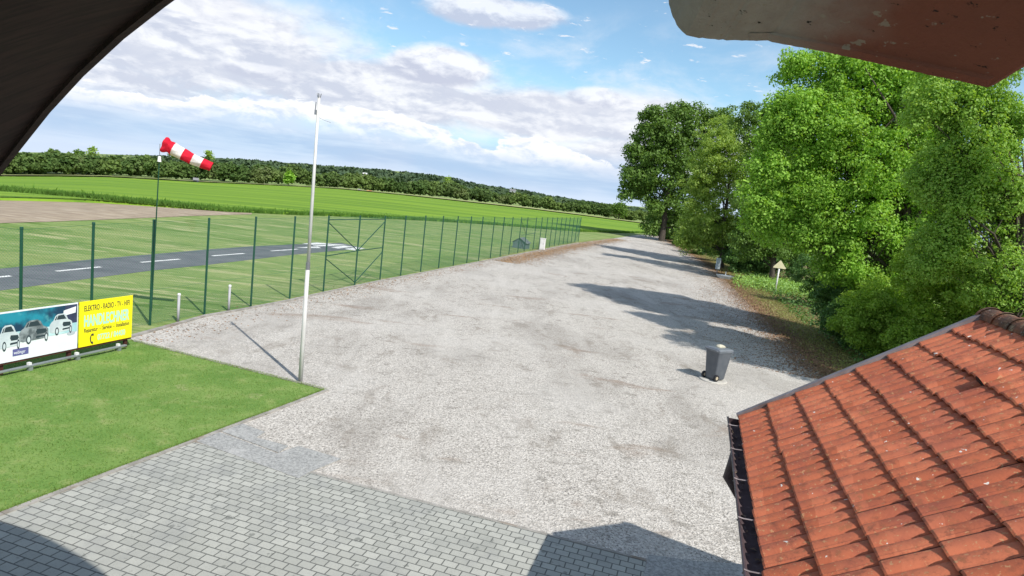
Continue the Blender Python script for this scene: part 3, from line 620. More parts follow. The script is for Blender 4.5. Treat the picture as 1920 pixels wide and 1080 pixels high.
mb.tube([tpt+np.array([.02, -.0, -.42]), tpt+np.array([.16, .0, -.47]), tpt+np.array([.3, 0, -.5])], .004, 5)
mb.box(tpt+np.array([-.04, -.02, -.32]), (.05, .05, .1))
mb.build('head_fitting', mat('steel_grey', (.3, .3, .32)), mast)

# ------------------------------------------------------------------ bollards
BOL = mat('bollard_paint', (.42, .42, .44), (.34, .34, .36), scale=8, rough=.6, stretch=(1, 1, .4))
for (x, y, h_, lb) in ((333.5, 603.5, .86, 'pale grey post at the fence nearest the yellow banner'), (428.5, 583.5, .88, 'pale grey post at the fence, farther one beside the mast')):
    q = gp(x, y); b = thing('marker_post', q, lb, 'post', 'pale grey posts by the fence')
    MB().tube([(0, 0, -.05), (0, 0, h_-.06)], .038, 12).build('shaft', BOL, b, smooth=True)
    MB().tube([(0, 0, h_-.06), (0, 0, h_-.02), (0, 0, h_)], [.047, .047, .03], 12).build('cap', mat('white_plastic', (.75, .75, .74)), b)

# ------------------------------------------------------------------ bin
bq = gp(1337, 713); bw = thing('concrete_disc', bq, 'round whitish concrete disc lying under the wheelie bin on the gravel', 'concrete disc')
MB().tube([(0, 0, -.02), (0, 0, .03), (0, 0, .045)], [.42, .42, .40], 32).build('disc', mat('pale_concrete', (.52, .50, .45), (.42, .40, .36), scale=6, rough=.9), bw)
binr = thing('wheelie_bin', bq+np.array([.02, -.02, .046]), 'dark grey two-wheeled rubbish bin standing on a pale disc in the gravel lot', 'wheelie bin', rotz=R(122))
PLA = mat('grey_bin_plastic', (.075, .085, .10), (.095, .105, .12), scale=5, rough=.45, spec=.5); PLB = mat('grey_lid_plastic', (.13, .145, .165), (.16, .175, .195), scale=6, rough=.4, spec=.5)
# local: wheels at +Y side? front at -Y
def loft(secs):    # each: z, half widths x, y0, y1, corner radius
    V = []; n = 16
    for z, hx, y0, y1, cr in secs:
        for (cxn, cyn, a0) in ((hx-cr, y1-cr, 0), (-hx+cr, y1-cr, 90), (-hx+cr, y0+cr, 180), (hx-cr, y0+cr, 270)):
            for k in range(4):
                t = R(a0+30*k); V.append((cxn+cr*math.cos(t), cyn+cr*math.sin(t), z))
    F = [(i*n+j, i*n+(j+1) % n, (i+1)*n+(j+1) % n, (i+1)*n+j) for i in range(len(secs)-1) for j in range(n)]
    F += [tuple(range(n))[::-1], tuple((len(secs)-1)*n+k for k in range(n))]; return V, F
V, F = loft([(.03, .19, -.20, .20, .04), (.06, .20, -.215, .21, .04), (.80, .262, -.30, .27, .05), (.90, .27, -.315, .28, .05)])
mb = MB().add(V, F)
for sx_ in (-.11, .11): mb.box((sx_, -.303, .76), (.02, .018, .16))
mb.box((0, -.30, .52), (.30, .012, .01)); mb.build('body', PLA, binr)
V, F = loft([(.885, .288, -.335, .295, .05), (.925, .288, -.335, .295, .05), (.926, .278, -.325, .29, .05)]); MB().add(V, F).build('rim', PLB, binr)
V, F = loft([(.928, .296, -.35, .30, .05), (.95, .296, -.35, .30, .05), (.985, .26, -.30, .28, .06), (1.0, .20, -.22, .22, .07)]); lid = MB().add(V, F).build('lid', PLB, binr, smooth=False)
MB().box((0, -.372, .945), (.2, .05, .02)).build('lid_grip', PLB, lid)
mb = MB(); mb.tube([(-.23, .30, .92), (-.23, .36, .955), (.23, .36, .955), (.23, .30, .92)], .016, 8); mb.build('handle', PLB, binr)
for sx_ in (-.235, .235):
    wh = MB().tube([(sx_-.028, .2, .105), (sx_+.028, .2, .105)], .10, 20).build('wheel', mat('black_rubber', (.02, .02, .022), rough=.6), binr)
    MB().tube([(sx_-.032, .2, .105), (sx_+.032, .2, .105)], .052, 14).build('hub', mat('hub_tan', (.42, .36, .26), rough=.6), wh)
MB().tube([(-.25, .2, .105), (.25, .2, .105)], .012, 8).build('axle', mat('steel_grey', (.3, .3, .32)), binr)
# stone on the lid
st = bq+np.array([.02, -.02, .046+1.0]); sv = []
mb = MB(); V = []; n = 12
for i in range(6):
    t = i/5*math.pi/2
    for j in range(n): u = 6.283*j/n; k_ = 1+.12*math.sin(3*u+1); V.append((.15*math.cos(t)*math.cos(u)*k_, .11*math.cos(t)*math.sin(u)*k_, .085*math.sin(t)))
mb.add(V, [(i*n+j, i*n+(j+1) % n, (i+1)*n+(j+1) % n, (i+1)*n+j) for i in range(5) for j in range(n)]+[tuple(range(n))[::-1]])
so = mb.build('stone', mat('pale_stone', (.62, .58, .44), (.4, .38, .3), scale=14, rough=.9), smooth=True); so.location = tuple(st+np.array([.04, .04, -.004])); tag(so, 'pale yellowish stone lying on the lid of the grey bin', 'stone')

# ------------------------------------------------------------------ banners
BA, BB = gp(0, 681, .28), gp(246.5, 631, .28); dB = (BB-BA); LB = np.linalg.norm(dB[:2]); dB = np.array([dB[0], dB[1], 0])/LB
nB = np.array([dB[1], -dB[0], 0])      # faces the camera side
if (CAM-BA)@nB < 0: nB = -nB
def bx_at(px):     # distance along the banner of an image column
    d = rayd(px, 640); q = np.array([[dB[0], -d[0]], [dB[1], -d[1]]]); return float(np.linalg.solve(q, (CAM-BA)[:2])[0])
SPL = bx_at(146.5); HB = 1.06; ZB = .27
def banner(xa, xb, label, m_):
    o = thing('advertising_banner', BA+dB*xa-np.array([0, 0, .28]), label, 'banner', rotz=math.atan2(dB[1], dB[0]))
    L = xb-xa; s_ = 1 if nB@np.array([-dB[1], dB[0], 0]) < 0 else -1
    MB().box((L/2, 0, ZB+HB/2), (L-.02, .02, HB)).build('panel', m_, o); return o, L, s_
YEL = mat('banner_yellow', (.93, .82, .012), (.86, .76, .012), scale=3, rough=.5); BLKP = mat('print_black', (.03, .03, .035), rough=.5); CYP = mat('print_pale_blue', (.42, .72, .62), rough=.5)
WHP = mat('print_white', (.82, .84, .86), (.76, .79, .82), scale=2, rough=.5)
yb_, LY, sB = banner(SPL, LB, 'yellow advertising banner of an electrical shop next to the gravel corner', YEL)
XL = 6.2
wb_, LW, _ = banner(SPL-XL, SPL-.02, 'blue and white advertising banner picturing three cars, left of the yellow one', WHP)
fy = -.0105 if sB > 0 else .0105
def text(s, parent, x, z, size, m_, width=None, bold=0.0, layer=1, name='lettering'):
    cu = bpy.data.curves.new('t', 'FONT'); cu.body = s; cu.size = size; cu.offset = bold; cu.extrude = .0006; cu.align_x = 'LEFT'
    ob = bpy.data.objects.new('t', cu); COL.objects.link(ob); bpy.context.view_layer.update()
    me = bpy.data.meshes.new_from_object(ob.evaluated_get(bpy.context.evaluated_depsgraph_get())); bpy.data.objects.remove(ob)
    w0 = max(v.co.x for v in me.vertices); sc_ = (width/w0) if width else 1
    for v in me.vertices:
        X_, Z_ = v.co.x*sc_, v.co.y; v.co = ((x+X_), fy-.0012*layer-(v.co.z), z+Z_)
    o = bpy.data.objects.new(name, me); COL.objects.link(o); me.materials.append(m_); o.parent = parent; return o
WYT = LY-.22
text('ELEKTRO - RADIO - TV - HIFI', yb_, .12, ZB+.83, .185, BLKP, WYT, .002)
text('HANDLECHNER', yb_, .12, ZB+.475, .36, CYP, WYT, .012)
text('Reparatur  -  Service  -  Installation', yb_, .13, ZB+.33, .13, BLKP, WYT, .002)
text('07722 / 84400', yb_, .48, ZB+.10, .19, CYP, WYT*.62, .004)
mb = MB(); pts = [(.34+.05*math.cos(t)*.9, fy-.002, ZB+.16+.10*math.sin(t)) for t in np.linspace(1.2, 4.9, 9)]
mb.tube(pts, [.03, .02, .013, .012, .012, .012, .013, .02, .03], 6); mb.build('phone_symbol', BLKP, yb_)
# picture on the blue banner (a flat print): sky backdrop, floor, three cars
def pr(parent, poly, m_, layer, name='print', x0=0.0, z0=0.0, sc_=(1.0, 1.0)):
    y0 = fy-.0012*layer; V = [(x0+a_*sc_[0], y0, z0+b_*sc_[1]) for a_, b_ in poly]; k = len(V)
    return MB().add(V+[(a_, y0+.001, b_) for a_, _, b_ in V], [tuple(range(k)), tuple(range(k, 2*k))[::-1]]+[(i, (i+1) % k, (i+1) % k+k, i+k) for i in range(k)]).build(name, m_, parent)
TEAL = mat('print_teal', (.02, .26, .36), (.015, .05, .10), scale=1.4, rough=.5, lo=.42, hi=.6, layers=(((.12, .45, .5), 2.5, .55, .7, .6),))
FLO = mat('print_floor', (.30, .55, .60), (.55, .75, .78), scale=1.5, rough=.5); CARW = mat('print_silver', (.62, .68, .70), (.5, .56, .6), scale=5); CARD = mat('print_dark_car', (.10, .12, .13), (.3, .34, .36), scale=6); GLS = mat('print_glass', (.03, .05, .06))
xr = LW-.03
pr(wb_, [(.02, ZB+.62), (xr, ZB+.50), (xr, ZB+HB-.03), (.02, ZB+HB-.03)], TEAL, 1, 'backdrop_print')
pr(wb_, [(xr-.36, ZB+.60), (xr, ZB+.60), (xr, ZB+HB-.04), (xr-.28, ZB+HB-.04)], mat('print_night', (.05, .06, .12), (.03, .04, .08), scale=3), 2, 'backdrop_print')
pr(wb_, [(.02, ZB+.40), (xr, ZB+.40), (xr, ZB+.61), (.02, ZB+.63)], FLO, 3, 'floor_print')
pr(wb_, [(xr-.34, ZB+.80), (xr-.04, ZB+.84), (xr-.03, ZB+.98), (xr-.32, ZB+.92)], WHP, 4, 'white_flag_print')
BODY = [(0, .10), (.02, .34), (.10, .42), (.20, .47), (.30, .62), (.42, .68), (.72, .68), (.84, .62), (.95, .46), (1.10, .40), (1.16, .34), (1.18, .12), (1.10, .06), (.15, .04)]
def car(x, z, s_, bm):
    pr(wb_, BODY, bm, 5, 'car_print', x, z, s_); q = wb_
    pr(q, [(.36, .49), (.44, .63), (.72, .64), (.86, .48)], GLS, 6, 'window_print', x, z, s_); pr(q, [(.26, .48), (.34, .60), (.40, .62), (.33, .48)], GLS, 6, 'window_print', x, z, s_)
    pr(q, [(.66, .30), (.70, .38), (1.06, .36), (1.10, .28), (1.04, .22), (.72, .22)], GLS, 6, 'grille_print', x, z, s_)
    pr(q, [(.66, .10), (1.12, .12), (1.10, .17), (.68, .16)], GLS, 6, 'bumper_print', x, z, s_)
    for cx_, rx in ((.38, .10), (1.08, .07)):
        pr(q, [(cx_+rx*math.cos(t), .09+.14*math.sin(t)) for t in np.linspace(0, 6.28, 17)[:-1]], GLS, 7, 'wheel_print', x, z, s_)
        pr(q, [(cx_+rx*.62*math.cos(t), .09+.09*math.sin(t)) for t in np.linspace(0, 6.28, 13)[:-1]], CARW, 8, 'rim_print', x, z, s_)
off = XL-SPL      # local x of image column 0
def carpx(p0, p1, z, hgt, bm): a_, b_ = bx_at(p0)+off, bx_at(p1)+off; car(a_, z, ((b_-a_)/1.18, hgt/.68), bm)
carpx(-95, -45, ZB+.24, .52, CARW); carpx(-50, -4, ZB+.26, .50, CARD); carpx(-8, 37, ZB+.28, .50, CARW); carpx(34, 90, ZB+.34, .47, CARD); carpx(91, 134, ZB+.42, .44, CARW)
LOGO = mat('print_violet', (.12, .12, .30))
pr(wb_, [(bx_at(23)+off, ZB+.10), (bx_at(53)+off, ZB+.10), (bx_at(53)+off, ZB+.25), (bx_at(23)+off, ZB+.25)], LOGO, 2, 'logo_field'); text('weibinger', wb_, bx_at(25)+off, ZB+.14, .10, WHP, bx_at(47)-bx_at(25), 0, 3)
pr(wb_, [(xr-.14+.10*math.cos(t), ZB+.38+.045*math.sin(t)) for t in np.linspace(0, 6.28, 17)[:-1]], mat('print_grey', (.45, .5, .55)), 5, 'oval_print')
text('', wb_, 0, 0, .1, WHP) if False else None
# frame holding the banners
fr = thing('banner_frame', BA-np.array([0, 0, .28]), 'dark brown frame posts and boards carrying the two banners', 'banner frame', rotz=math.atan2(dB[1], dB[0]))
RB = mat('red_brown_wood', (.10, .03, .02), (.06, .02, .015), scale=6, rough=.8)
by = .055 if sB > 0 else -.055
x0b, x1b = SPL-XL, LB
for k in range(6):
    xx = x0b+.1+(x1b-x0b-.2)*k/5; MB().box((xx, by+.035*np.sign(by), .6), (.07, .07, 1.3)).build('frame_post', RB, fr)
for zz in (ZB-.02, ZB+HB-.05): MB().box(((x0b+x1b)/2, by*.62, zz), (x1b-x0b, .045, .05)).build('frame_board', RB, fr)
# steel rail in front
ra, rb = [np.array([q[0], q[1], .1])+nB*.07 for q in (BA-dB*1.9, BB-dB*.22)]; rl = thing('metal_rail', (ra[0], ra[1], 0), 'pale grey metal rail lying low along the lawn under the banners', 'rail')
d = rb-ra; ln = np.linalg.norm(d); d /= ln; GAL = mat('galvanised', (.30, .33, .33), (.24, .27, .27), scale=5, rough=.45, metal=.4)
MB().box((d*ln/2)+np.array([0, 0, .115]), (ln, .08, .04), math.atan2(d[1], d[0])).build('bar', GAL, rl, bevel=.008)
for k in range(5):
    q = d*(.3+(ln-.5)*k/4); MB().box(q+np.array([0, 0, .04]), (.08, .08, .10), math.atan2(d[1], d[0])).build('foot', GAL, rl); MB().box(q+np.array([0, 0, .155])+np.array([-d[1], d[0], 0])*.02, (.06, .07, .06), math.atan2(d[1], d[0])).build('clamp', mat('white_plastic', (.75, .75, .74)), rl)

# ------------------------------------------------------------------ small objects along the lot
q = gp(1013, 468.5)+NV*.15; cb = thing('cabinet', q, 'small white upright cabinet at the far end of the green fence', 'cabinet', rotz=ANG)
WHT = mat('white_enamel', (.78, .77, .75), (.68, .67, .65), scale=3, rough=.5)
MB().box((0, 0, .55), (.46, .34, 1.02)).build('body', WHT, cb, bevel=.015); MB().box((0, 0, .02), (.5, .38, .08)).build('plinth', KERB, cb)
MB().box((0, 0, 1.08), (.52, .40, .05)).build('top', WHT, cb, bevel=.01); dr = MB().box((.0, -.178, .56), (.38, .012, .86)).build('door', WHT, cb); MB().box((.1, -.19, .6), (.03, .012, .16)).build('handle', mat('steel_grey', (.3, .3, .32)), dr)
q = gp(992, 468)-NV*.9+DV*.4; kn = thing('shelter', q, 'low grey gabled shelter behind the fence next to the white cabinet', 'shelter', rotz=ANG)
mb = MB(); w2, l2 = .62, .7
mb.add([(-w2, -l2, 0), (w2, -l2, 0), (w2, l2, 0), (-w2, l2, 0), (-w2, -l2, .55), (w2, -l2, .55), (w2, l2, .55), (-w2, l2, .55), (0, -l2, .95), (0, l2, .95)], [(0, 1, 5, 8, 4), (3, 7, 9, 6, 2), (0, 4, 7, 3), (1, 2, 6, 5)]); mb.build('wall', mat('grey_board', (.16, .19, .21), (.12, .15, .17), scale=3), kn)
for sg in (-1, 1): MB().add([(0, -l2-.08, .97), (0, l2+.08, .97), (sg*(w2+.1), l2+.08, .50), (sg*(w2+.1), -l2-.08, .50), (0, -l2-.08, 1.0), (0, l2+.08, 1.0), (sg*(w2+.1), l2+.08, .53), (sg*(w2+.1), -l2-.08, .53)], [(0, 1, 2, 3), (7, 6, 5, 4), (0, 4, 5, 1), (1, 5, 6, 2), (2, 6, 7, 3), (3, 7, 4, 0)]).build('roof', mat('grey_felt', (.13, .14, .15), (.2, .21, .22), scale=5), kn)
# grey locker box on a foot and the upturned trough on the verge
q = gp(1344, 511); lk = thing('box_on_post', q, 'upright pale grey box on a thin post at the lot edge', 'box', rotz=-.1)
MB().tube([(0, 0, 0), (0, 0, .35)], .06, 8).build('post', GREYM, lk); MB().box((0, 0, .82), (.36, .28, 1.0)).build('box', mat('pale_grey_paint', (.50, .56, .58), (.42, .48, .5), scale=4, rough=.5), lk, bevel=.02)
MB().box((.0, -.145, .82), (.28, .012, .88)).build('door', mat('pale_grey_paint', (.5, .56, .58)), lk)
q = gp(1358, 522.5); tr = thing('trough', q, 'flat whitish trough lying on the verge beside the pale grey box', 'trough', rotz=-.35)
V = []
for z, hx, hy in ((0, .5, .22), (.22, .68, .34), (.30, .72, .36)):
    V += [(hx*math.cos(t)*(1 if abs(math.cos(t)) < .9 else 1), hy*math.sin(t), z) for t in np.linspace(0, 6.283, 13)[:-1]]
MB().add(V, [(i*12+j, i*12+(j+1) % 12, (i+1)*12+(j+1) % 12, (i+1)*12+j) for i in range(2) for j in range(12)]+[tuple(range(24, 36)), tuple(range(12))[::-1]]).build('basin', mat('pale_trough', (.55, .60, .62), (.4, .45, .48), scale=4), tr)
MB().tube([(.05, 0, .28), (.05, 0, .58)], .035, 8).build('spout', WHT, tr)
# triangular sign
q = gp(1453, 549); sg_ = thing('triangular_sign', q, 'pale yellowish triangular board on a white post standing in the green bank', 'sign', rotz=-.25)
MB().tube([(0, 0, -.1), (0, 0, 2.05)], .055, 10).build('post', WHT, sg_, smooth=True)
mb = MB(); tri = [(-.44, 1.86), (-.41, 1.81), (.41, 1.81), (.44, 1.86), (.03, 2.38), (-.03, 2.38)]
mb.add([(x, -.075, z) for x, z in tri]+[(x, -.055, z) for x, z in tri], [tuple(range(6)), tuple(range(6, 12))[::-1]]+[(i, (i+1) % 6, (i+1) % 6+6, i+6) for i in range(6)]); mb.build('board', mat('cream_board', (.72, .66, .42), (.6, .56, .36), scale=5, rough=.6), sg_)
MB().box((0, -.03, 1.93), (.2, .05, .06)).build('bracket', GREYM, sg_)
# thin stake in the ivy bank and survey marker far left
q = gp(1577, 632); sk = MB().tube([(q[0], q[1], 0), (q[0]+.02, q[1], 1.25)], .022, 8).build('stake', mat('stake_wood', (.4, .4, .36), (.3, .3, .27), scale=8), loc=(q[0], q[1], 0)); tag(sk, 'thin pale stake standing in the shaded ivy bank', 'stake')

# ------------------------------------------------------------------ foliage
def leaf_mesh(name, C_, size, m_, parent=None, upbias=.5, flat=0.0, aspect=.62):
    n = len(C_); nrm = RNG.normal(0, 1, (n, 3)); nrm[:, 2] = abs(nrm[:, 2])+upbias; nrm /= np.linalg.norm(nrm, axis=1)[:, None]
    t = RNG.normal(0, 1, (n, 3)); t -= (t*nrm).sum(1)[:, None]*nrm; t /= np.linalg.norm(t, axis=1)[:, None]; b = np.cross(nrm, t)
    s_ = (size*RNG.uniform(.6, 1.35, n))[:, None]; dr = np.array([0, 0, -.18])*s_
    V = np.stack([C_-t*s_*.5, C_+b*s_*.5*aspect-t*s_*.05+dr*.3, C_+t*s_*.5+dr, C_-b*s_*.5*aspect-t*s_*.05+dr*.3], 1).reshape(-1, 3)
    return rawmesh(name, V, np.arange(4*n).reshape(-1, 4), m_, parent)
def clump_leaves(name, C_, rad, per, size, m_, parent=None, aspect=.66, origin=None, zmin=None, up=.45, squash=.72):
    """Leaves sit on small dome shaped clumps and lean outwards, so each clump has its own lit and shaded side."""
    per = np.asarray(per).astype(int); idx = np.repeat(np.arange(len(C_)), per); n = len(idx)
    u = RNG.normal(0, 1, (n, 3)); u[:, 2] += .25; u /= np.linalg.norm(u, axis=1)[:, None]
    rr = rad[idx]*RNG.uniform(.15, 1.0, n)**.4*(1+.25*RNG.normal(0, 1, n)*.5)
    P_ = C_[idx]+u*rr[:, None]*np.array([1, 1, squash])
    nrm = u*.85+RNG.normal(0, .5, (n, 3)); nrm[:, 2] += up; nrm /= np.linalg.norm(nrm, axis=1)[:, None]
    if zmin is not None:
        k = P_[:, 2] > zmin; P_, nrm = P_[k], nrm[k]; n = len(P_)
    if origin is not None: P_ = P_-origin
    t = RNG.normal(0, 1, (n, 3)); t[:, 2] -= .6; t -= (t*nrm).sum(1)[:, None]*nrm; t /= np.linalg.norm(t, axis=1)[:, None]; b = np.cross(nrm, t)
    s_ = (size*RNG.uniform(.45, 1.45, n))[:, None]; asp = aspect*RNG.uniform(.8, 1.25, n)[:, None]
    V = np.stack([P_-t*s_*.5, P_+b*s_*.5*asp-t*s_*.08, P_+t*s_*.5-nrm*s_*.12, P_-b*s_*.5*asp-t*s_*.08], 1).reshape(-1, 3)
    return rawmesh(name, V, np.arange(4*n).reshape(-1, 4), m_, parent)
def leafmat(name, c1, c2, c3_, trans=.32, scale=.6):
    return mat(name, c1, c2, scale=scale, rough=.55, spec=.35, island=(c3_, .85), trans=trans, lo=.38, hi=.62)
BARK = mat('bark', (.085, .07, .055), (.045, .038, .03), scale=6, rough=.95, bump=.8, bscale=14, stretch=(2, 2, .4))
def tree(px, py, name, label, lm, blobs, nleaf, size, trunk_r, group=None, depth=None, cat='tree', clump=.42, sub=(900, 2), gap=.0, nlimb=14, pc=85, pos=None):
    b = gp(px, py) if depth is None else None
    if depth is not None:
        d = rayd(px, py); hl = np.hypot(d[0], d[1]); b = np.array([d[0]/hl*depth, d[1]/hl*depth, 0]); b[2] = tz(math.degrees(math.atan2(b[0], b[1])), depth)
    if pos is not None: b = np.array(pos, float)
    b = b.copy(); dist = (b-CAM)@_F
    tr_ = thing(name, b, label, cat, group)
    cs = []; tot = sum((w_*h_)**.85 for _, _, w_, h_, *_2 in blobs); pts = []
    for (bx_, by_, w_, h_, *ex_) in blobs:
        dz = ex_[0] if ex_ else 0.0
        cen = CAM+rayd(bx_, by_)*(dist+dz); rx, rz = w_/FPX*(dist+dz), h_/FPX*(dist+dz); ry = min(rx, rz*1.1)*.85+rx*.15
        k = max(3, int(nleaf*(w_*h_)**.85/tot/pc))
        u = RNG.normal(0, 1, (k, 3)); u /= np.linalg.norm(u, axis=1)[:, None]; rad = RNG.uniform(.12, 1.0, k)**.5
        cs.append(cen+u*rad[:, None]*np.array([rx, ry, rz])*(1+RNG.normal(0, .09, (k, 1))))
    cs = np.concatenate(cs); cs = cs[cs[:, 2] > b[2]+.15]
    if gap:
        hc = cs[RNG.choice(len(cs), max(1, int(len(cs)*.018)))]
        dd = np.min(np.linalg.norm(cs[:, None]-hc[None], axis=2), axis=1); cs = cs[dd > gap*RNG.uniform(.5, 1.1, len(cs))]
    cl = clump*RNG.uniform(.55, 1.5, len(cs)); per = np.maximum(6, nleaf/len(cs)*(cl/clump)**1.6).astype(int)
    clump_leaves('crown', cs, cl, per, size, lm, tr_, origin=b, zmin=b[2]+.03)
    # trunk and limbs
    top = cs[:, 2].max(); mid = cs.mean(0)
    if trunk_r:
        mb = MB(); H_ = top-b[2]; ax_ = [np.array([0, 0, -.1])]; 
        for t in (.12, .3, .5, .7, .88): ax_.append(np.array([(mid-b)[0]*t*.8+random.gauss(0, .12), (mid-b)[1]*t*.8+random.gauss(0, .12), H_*t]))
        mb.tube(ax_, [trunk_r*1.25, trunk_r, trunk_r*.8, trunk_r*.6, trunk_r*.38, trunk_r*.12], 9, cap=False); tr_trunk = mb.build('trunk', BARK, tr_, smooth=True)
        mb = MB(); sel = cs[RNG.choice(len(cs), min(len(cs), nlimb))]
        for q in sel:
            e_ = q-b; f_ = np.clip(e_[2]/H_*.6, .1, .8); k = f_*len(ax_)*.99; i = min(len(ax_)-2, int(np.searchsorted([a_[2] for a_ in ax_], H_*f_))-1); i = max(i, 0)
            t = (H_*f_-ax_[i][2])/(ax_[i+1][2]-ax_[i][2]); s_ = ax_[i]*(1-t)+ax_[i+1]*t; m1 = s_*.55+e_*.45+np.array([random.gauss(0, .2), random.gauss(0, .2), .25])
            r_ = trunk_r*(.42-.25*f_); mb.tube([s_, m1, e_], [r_, r_*.6, r_*.15], 6, cap=False)
            for _ in range(2):
                j = cs[np.argmin(np.linalg.norm(cs-b-m1+RNG.normal(0, .8, 3), axis=1))]-b; mb.tube([m1, (m1+j)/2+RNG.normal(0, .08, 3), j], [r_*.4, r_*.25, r_*.08], 5, cap=False)
        mb.build('limb', BARK, tr_, smooth=True)
    return tr_
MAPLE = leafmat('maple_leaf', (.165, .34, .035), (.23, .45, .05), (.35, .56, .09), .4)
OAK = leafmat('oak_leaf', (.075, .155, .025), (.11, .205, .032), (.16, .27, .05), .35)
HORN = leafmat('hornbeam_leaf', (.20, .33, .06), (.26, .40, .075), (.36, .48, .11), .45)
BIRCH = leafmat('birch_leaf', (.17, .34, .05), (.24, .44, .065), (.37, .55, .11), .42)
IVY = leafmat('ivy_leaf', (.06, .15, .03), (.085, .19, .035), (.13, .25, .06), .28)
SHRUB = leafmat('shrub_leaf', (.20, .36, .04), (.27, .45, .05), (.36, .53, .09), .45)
GT = 'trees along the right side of the lot'
tree(1240, 452, 'oak_tree', 'dark green spreading tree, leftmost and farthest of the row along the lot', OAK,
     [(1275, 240, 62, 50), (1225, 262, 45, 50), (1205, 330, 36, 38), (1240, 330, 60, 50), (1290, 320, 60, 70), (1250, 395, 46, 34), (1186, 352, 22, 14), (1275, 420, 45, 26), (1345, 235, 42, 42), (1222, 215, 22, 14), (1275, 197, 26, 18), (1192, 285, 16, 16), (1180, 372, 14, 10), (1215, 420, 22, 14)], 60000, .38, .45, GT, clump=1.05, gap=2.2, pc=90)
tree(1352, 502, 'hornbeam_tree', 'fine-leaved mid green tree between the dark oak and the tall maple', HORN,
     [(1345, 262, 38, 42), (1335, 330, 50, 65), (1370, 300, 50, 60), (1325, 410, 50, 55), (1385, 380, 55, 80), (1302, 430, 30, 42), (1362, 448, 50, 30), (1312, 350, 28, 48), (1400, 450, 45, 50), (1290, 452, 22, 22)], 80000, .17, .22, GT, clump=.5, gap=.8, pc=80, nlimb=24)
tree(1445, 535, 'ash_tree', 'darker thin-topped tree half hidden behind the left side of the maple', OAK,
     [(1400, 225, 30, 36), (1432, 232, 26, 44), (1435, 270, 50, 60), (1440, 380, 60, 80), (1470, 320, 60, 70), (1410, 450, 40, 45), (1460, 460, 50, 35)], 42000, .17, .2, GT, clump=.5, gap=.9)
tree(1500, 531, 'ash_tree', 'slender mid green tree behind the left edge of the maple above the sign', HORN,
     [(1480, 250, 45, 60), (1500, 330, 50, 70), (1465, 400, 45, 60), (1500, 430, 50, 50), (1450, 300, 30, 50)], 40000, .15, .18, GT, clump=.45, gap=.8)
tree(1700, 668, 'maple_tree', 'tall bright yellow-green maple with the widest crown of the row', MAPLE,
     [(1500, 130, 40, 30), (1560, 140, 75, 48), (1640, 150, 85, 60), (1700, 170, 70, 60), (1478, 215, 42, 50), (1540, 240, 90, 80), (1640, 250, 100, 90), (1730, 260, 60, 80), (1452, 320, 40, 60), (1510, 350, 80, 80), (1600, 350, 95, 90), (1690, 350, 80, 90), (1428, 395, 34, 40), (1480, 430, 60, 45), (1560, 430, 75, 60), (1640, 450, 70, 60), (1468, 108, 12, 12), (1590, 500, 60, 45), (1700, 460, 60, 60), (1760, 330, 40, 60), (1405, 350, 18, 22), (1440, 255, 18, 22), (1655, 540, 60, 50), (1745, 410, 40, 50), (1740, 470, 40, 45)], 260000, .118, .30, GT, clump=.40, gap=.6, nlimb=60, pc=80)
tree(1890, 765, 'birch_tree', 'loose pale green birch right of the maple under the clay roof edge', BIRCH,
     [(1790, 190, 45, 50), (1850, 180, 50, 50), (1800, 280, 55, 70), (1870, 270, 45, 80), (1790, 390, 55, 70), (1865, 390, 60, 80), (1760, 470, 50, 60), (1840, 500, 70, 70), (1900, 340, 25, 60), (1900, 450, 35, 60), (1745, 330, 40, 60), (1890, 230, 30, 50), (1740, 200, 50, 50), (1830, 340, 60, 60), (1780, 110, 60, 40), (1870, 110, 50, 40), (1895, 560, 40, 60), (1950, 420, 40, 80), (1950, 560, 50, 70)], 165000, .085, .15, GT, clump=.30, gap=.5, nlimb=44, pc=80)
tree(0, 700, 'birch_tree', 'pale green birch wholly out of view on the right, placed for its shadow on the lot', BIRCH,
     [(2230, 60, 110, 130), (2320, 0, 120, 150), (2250, -90, 130, 100), (2270, 200, 120, 150), (2340, 330, 110, 140), (2240, 400, 80, 120), (2300, 520, 80, 100)], 80000, .10, .15, GT, clump=.36, pos=(15.6, 14.6, 0))  # unseen birch, set so its shadow falls on the near gravel
GS = 'shrubs at the foot of the tree row'
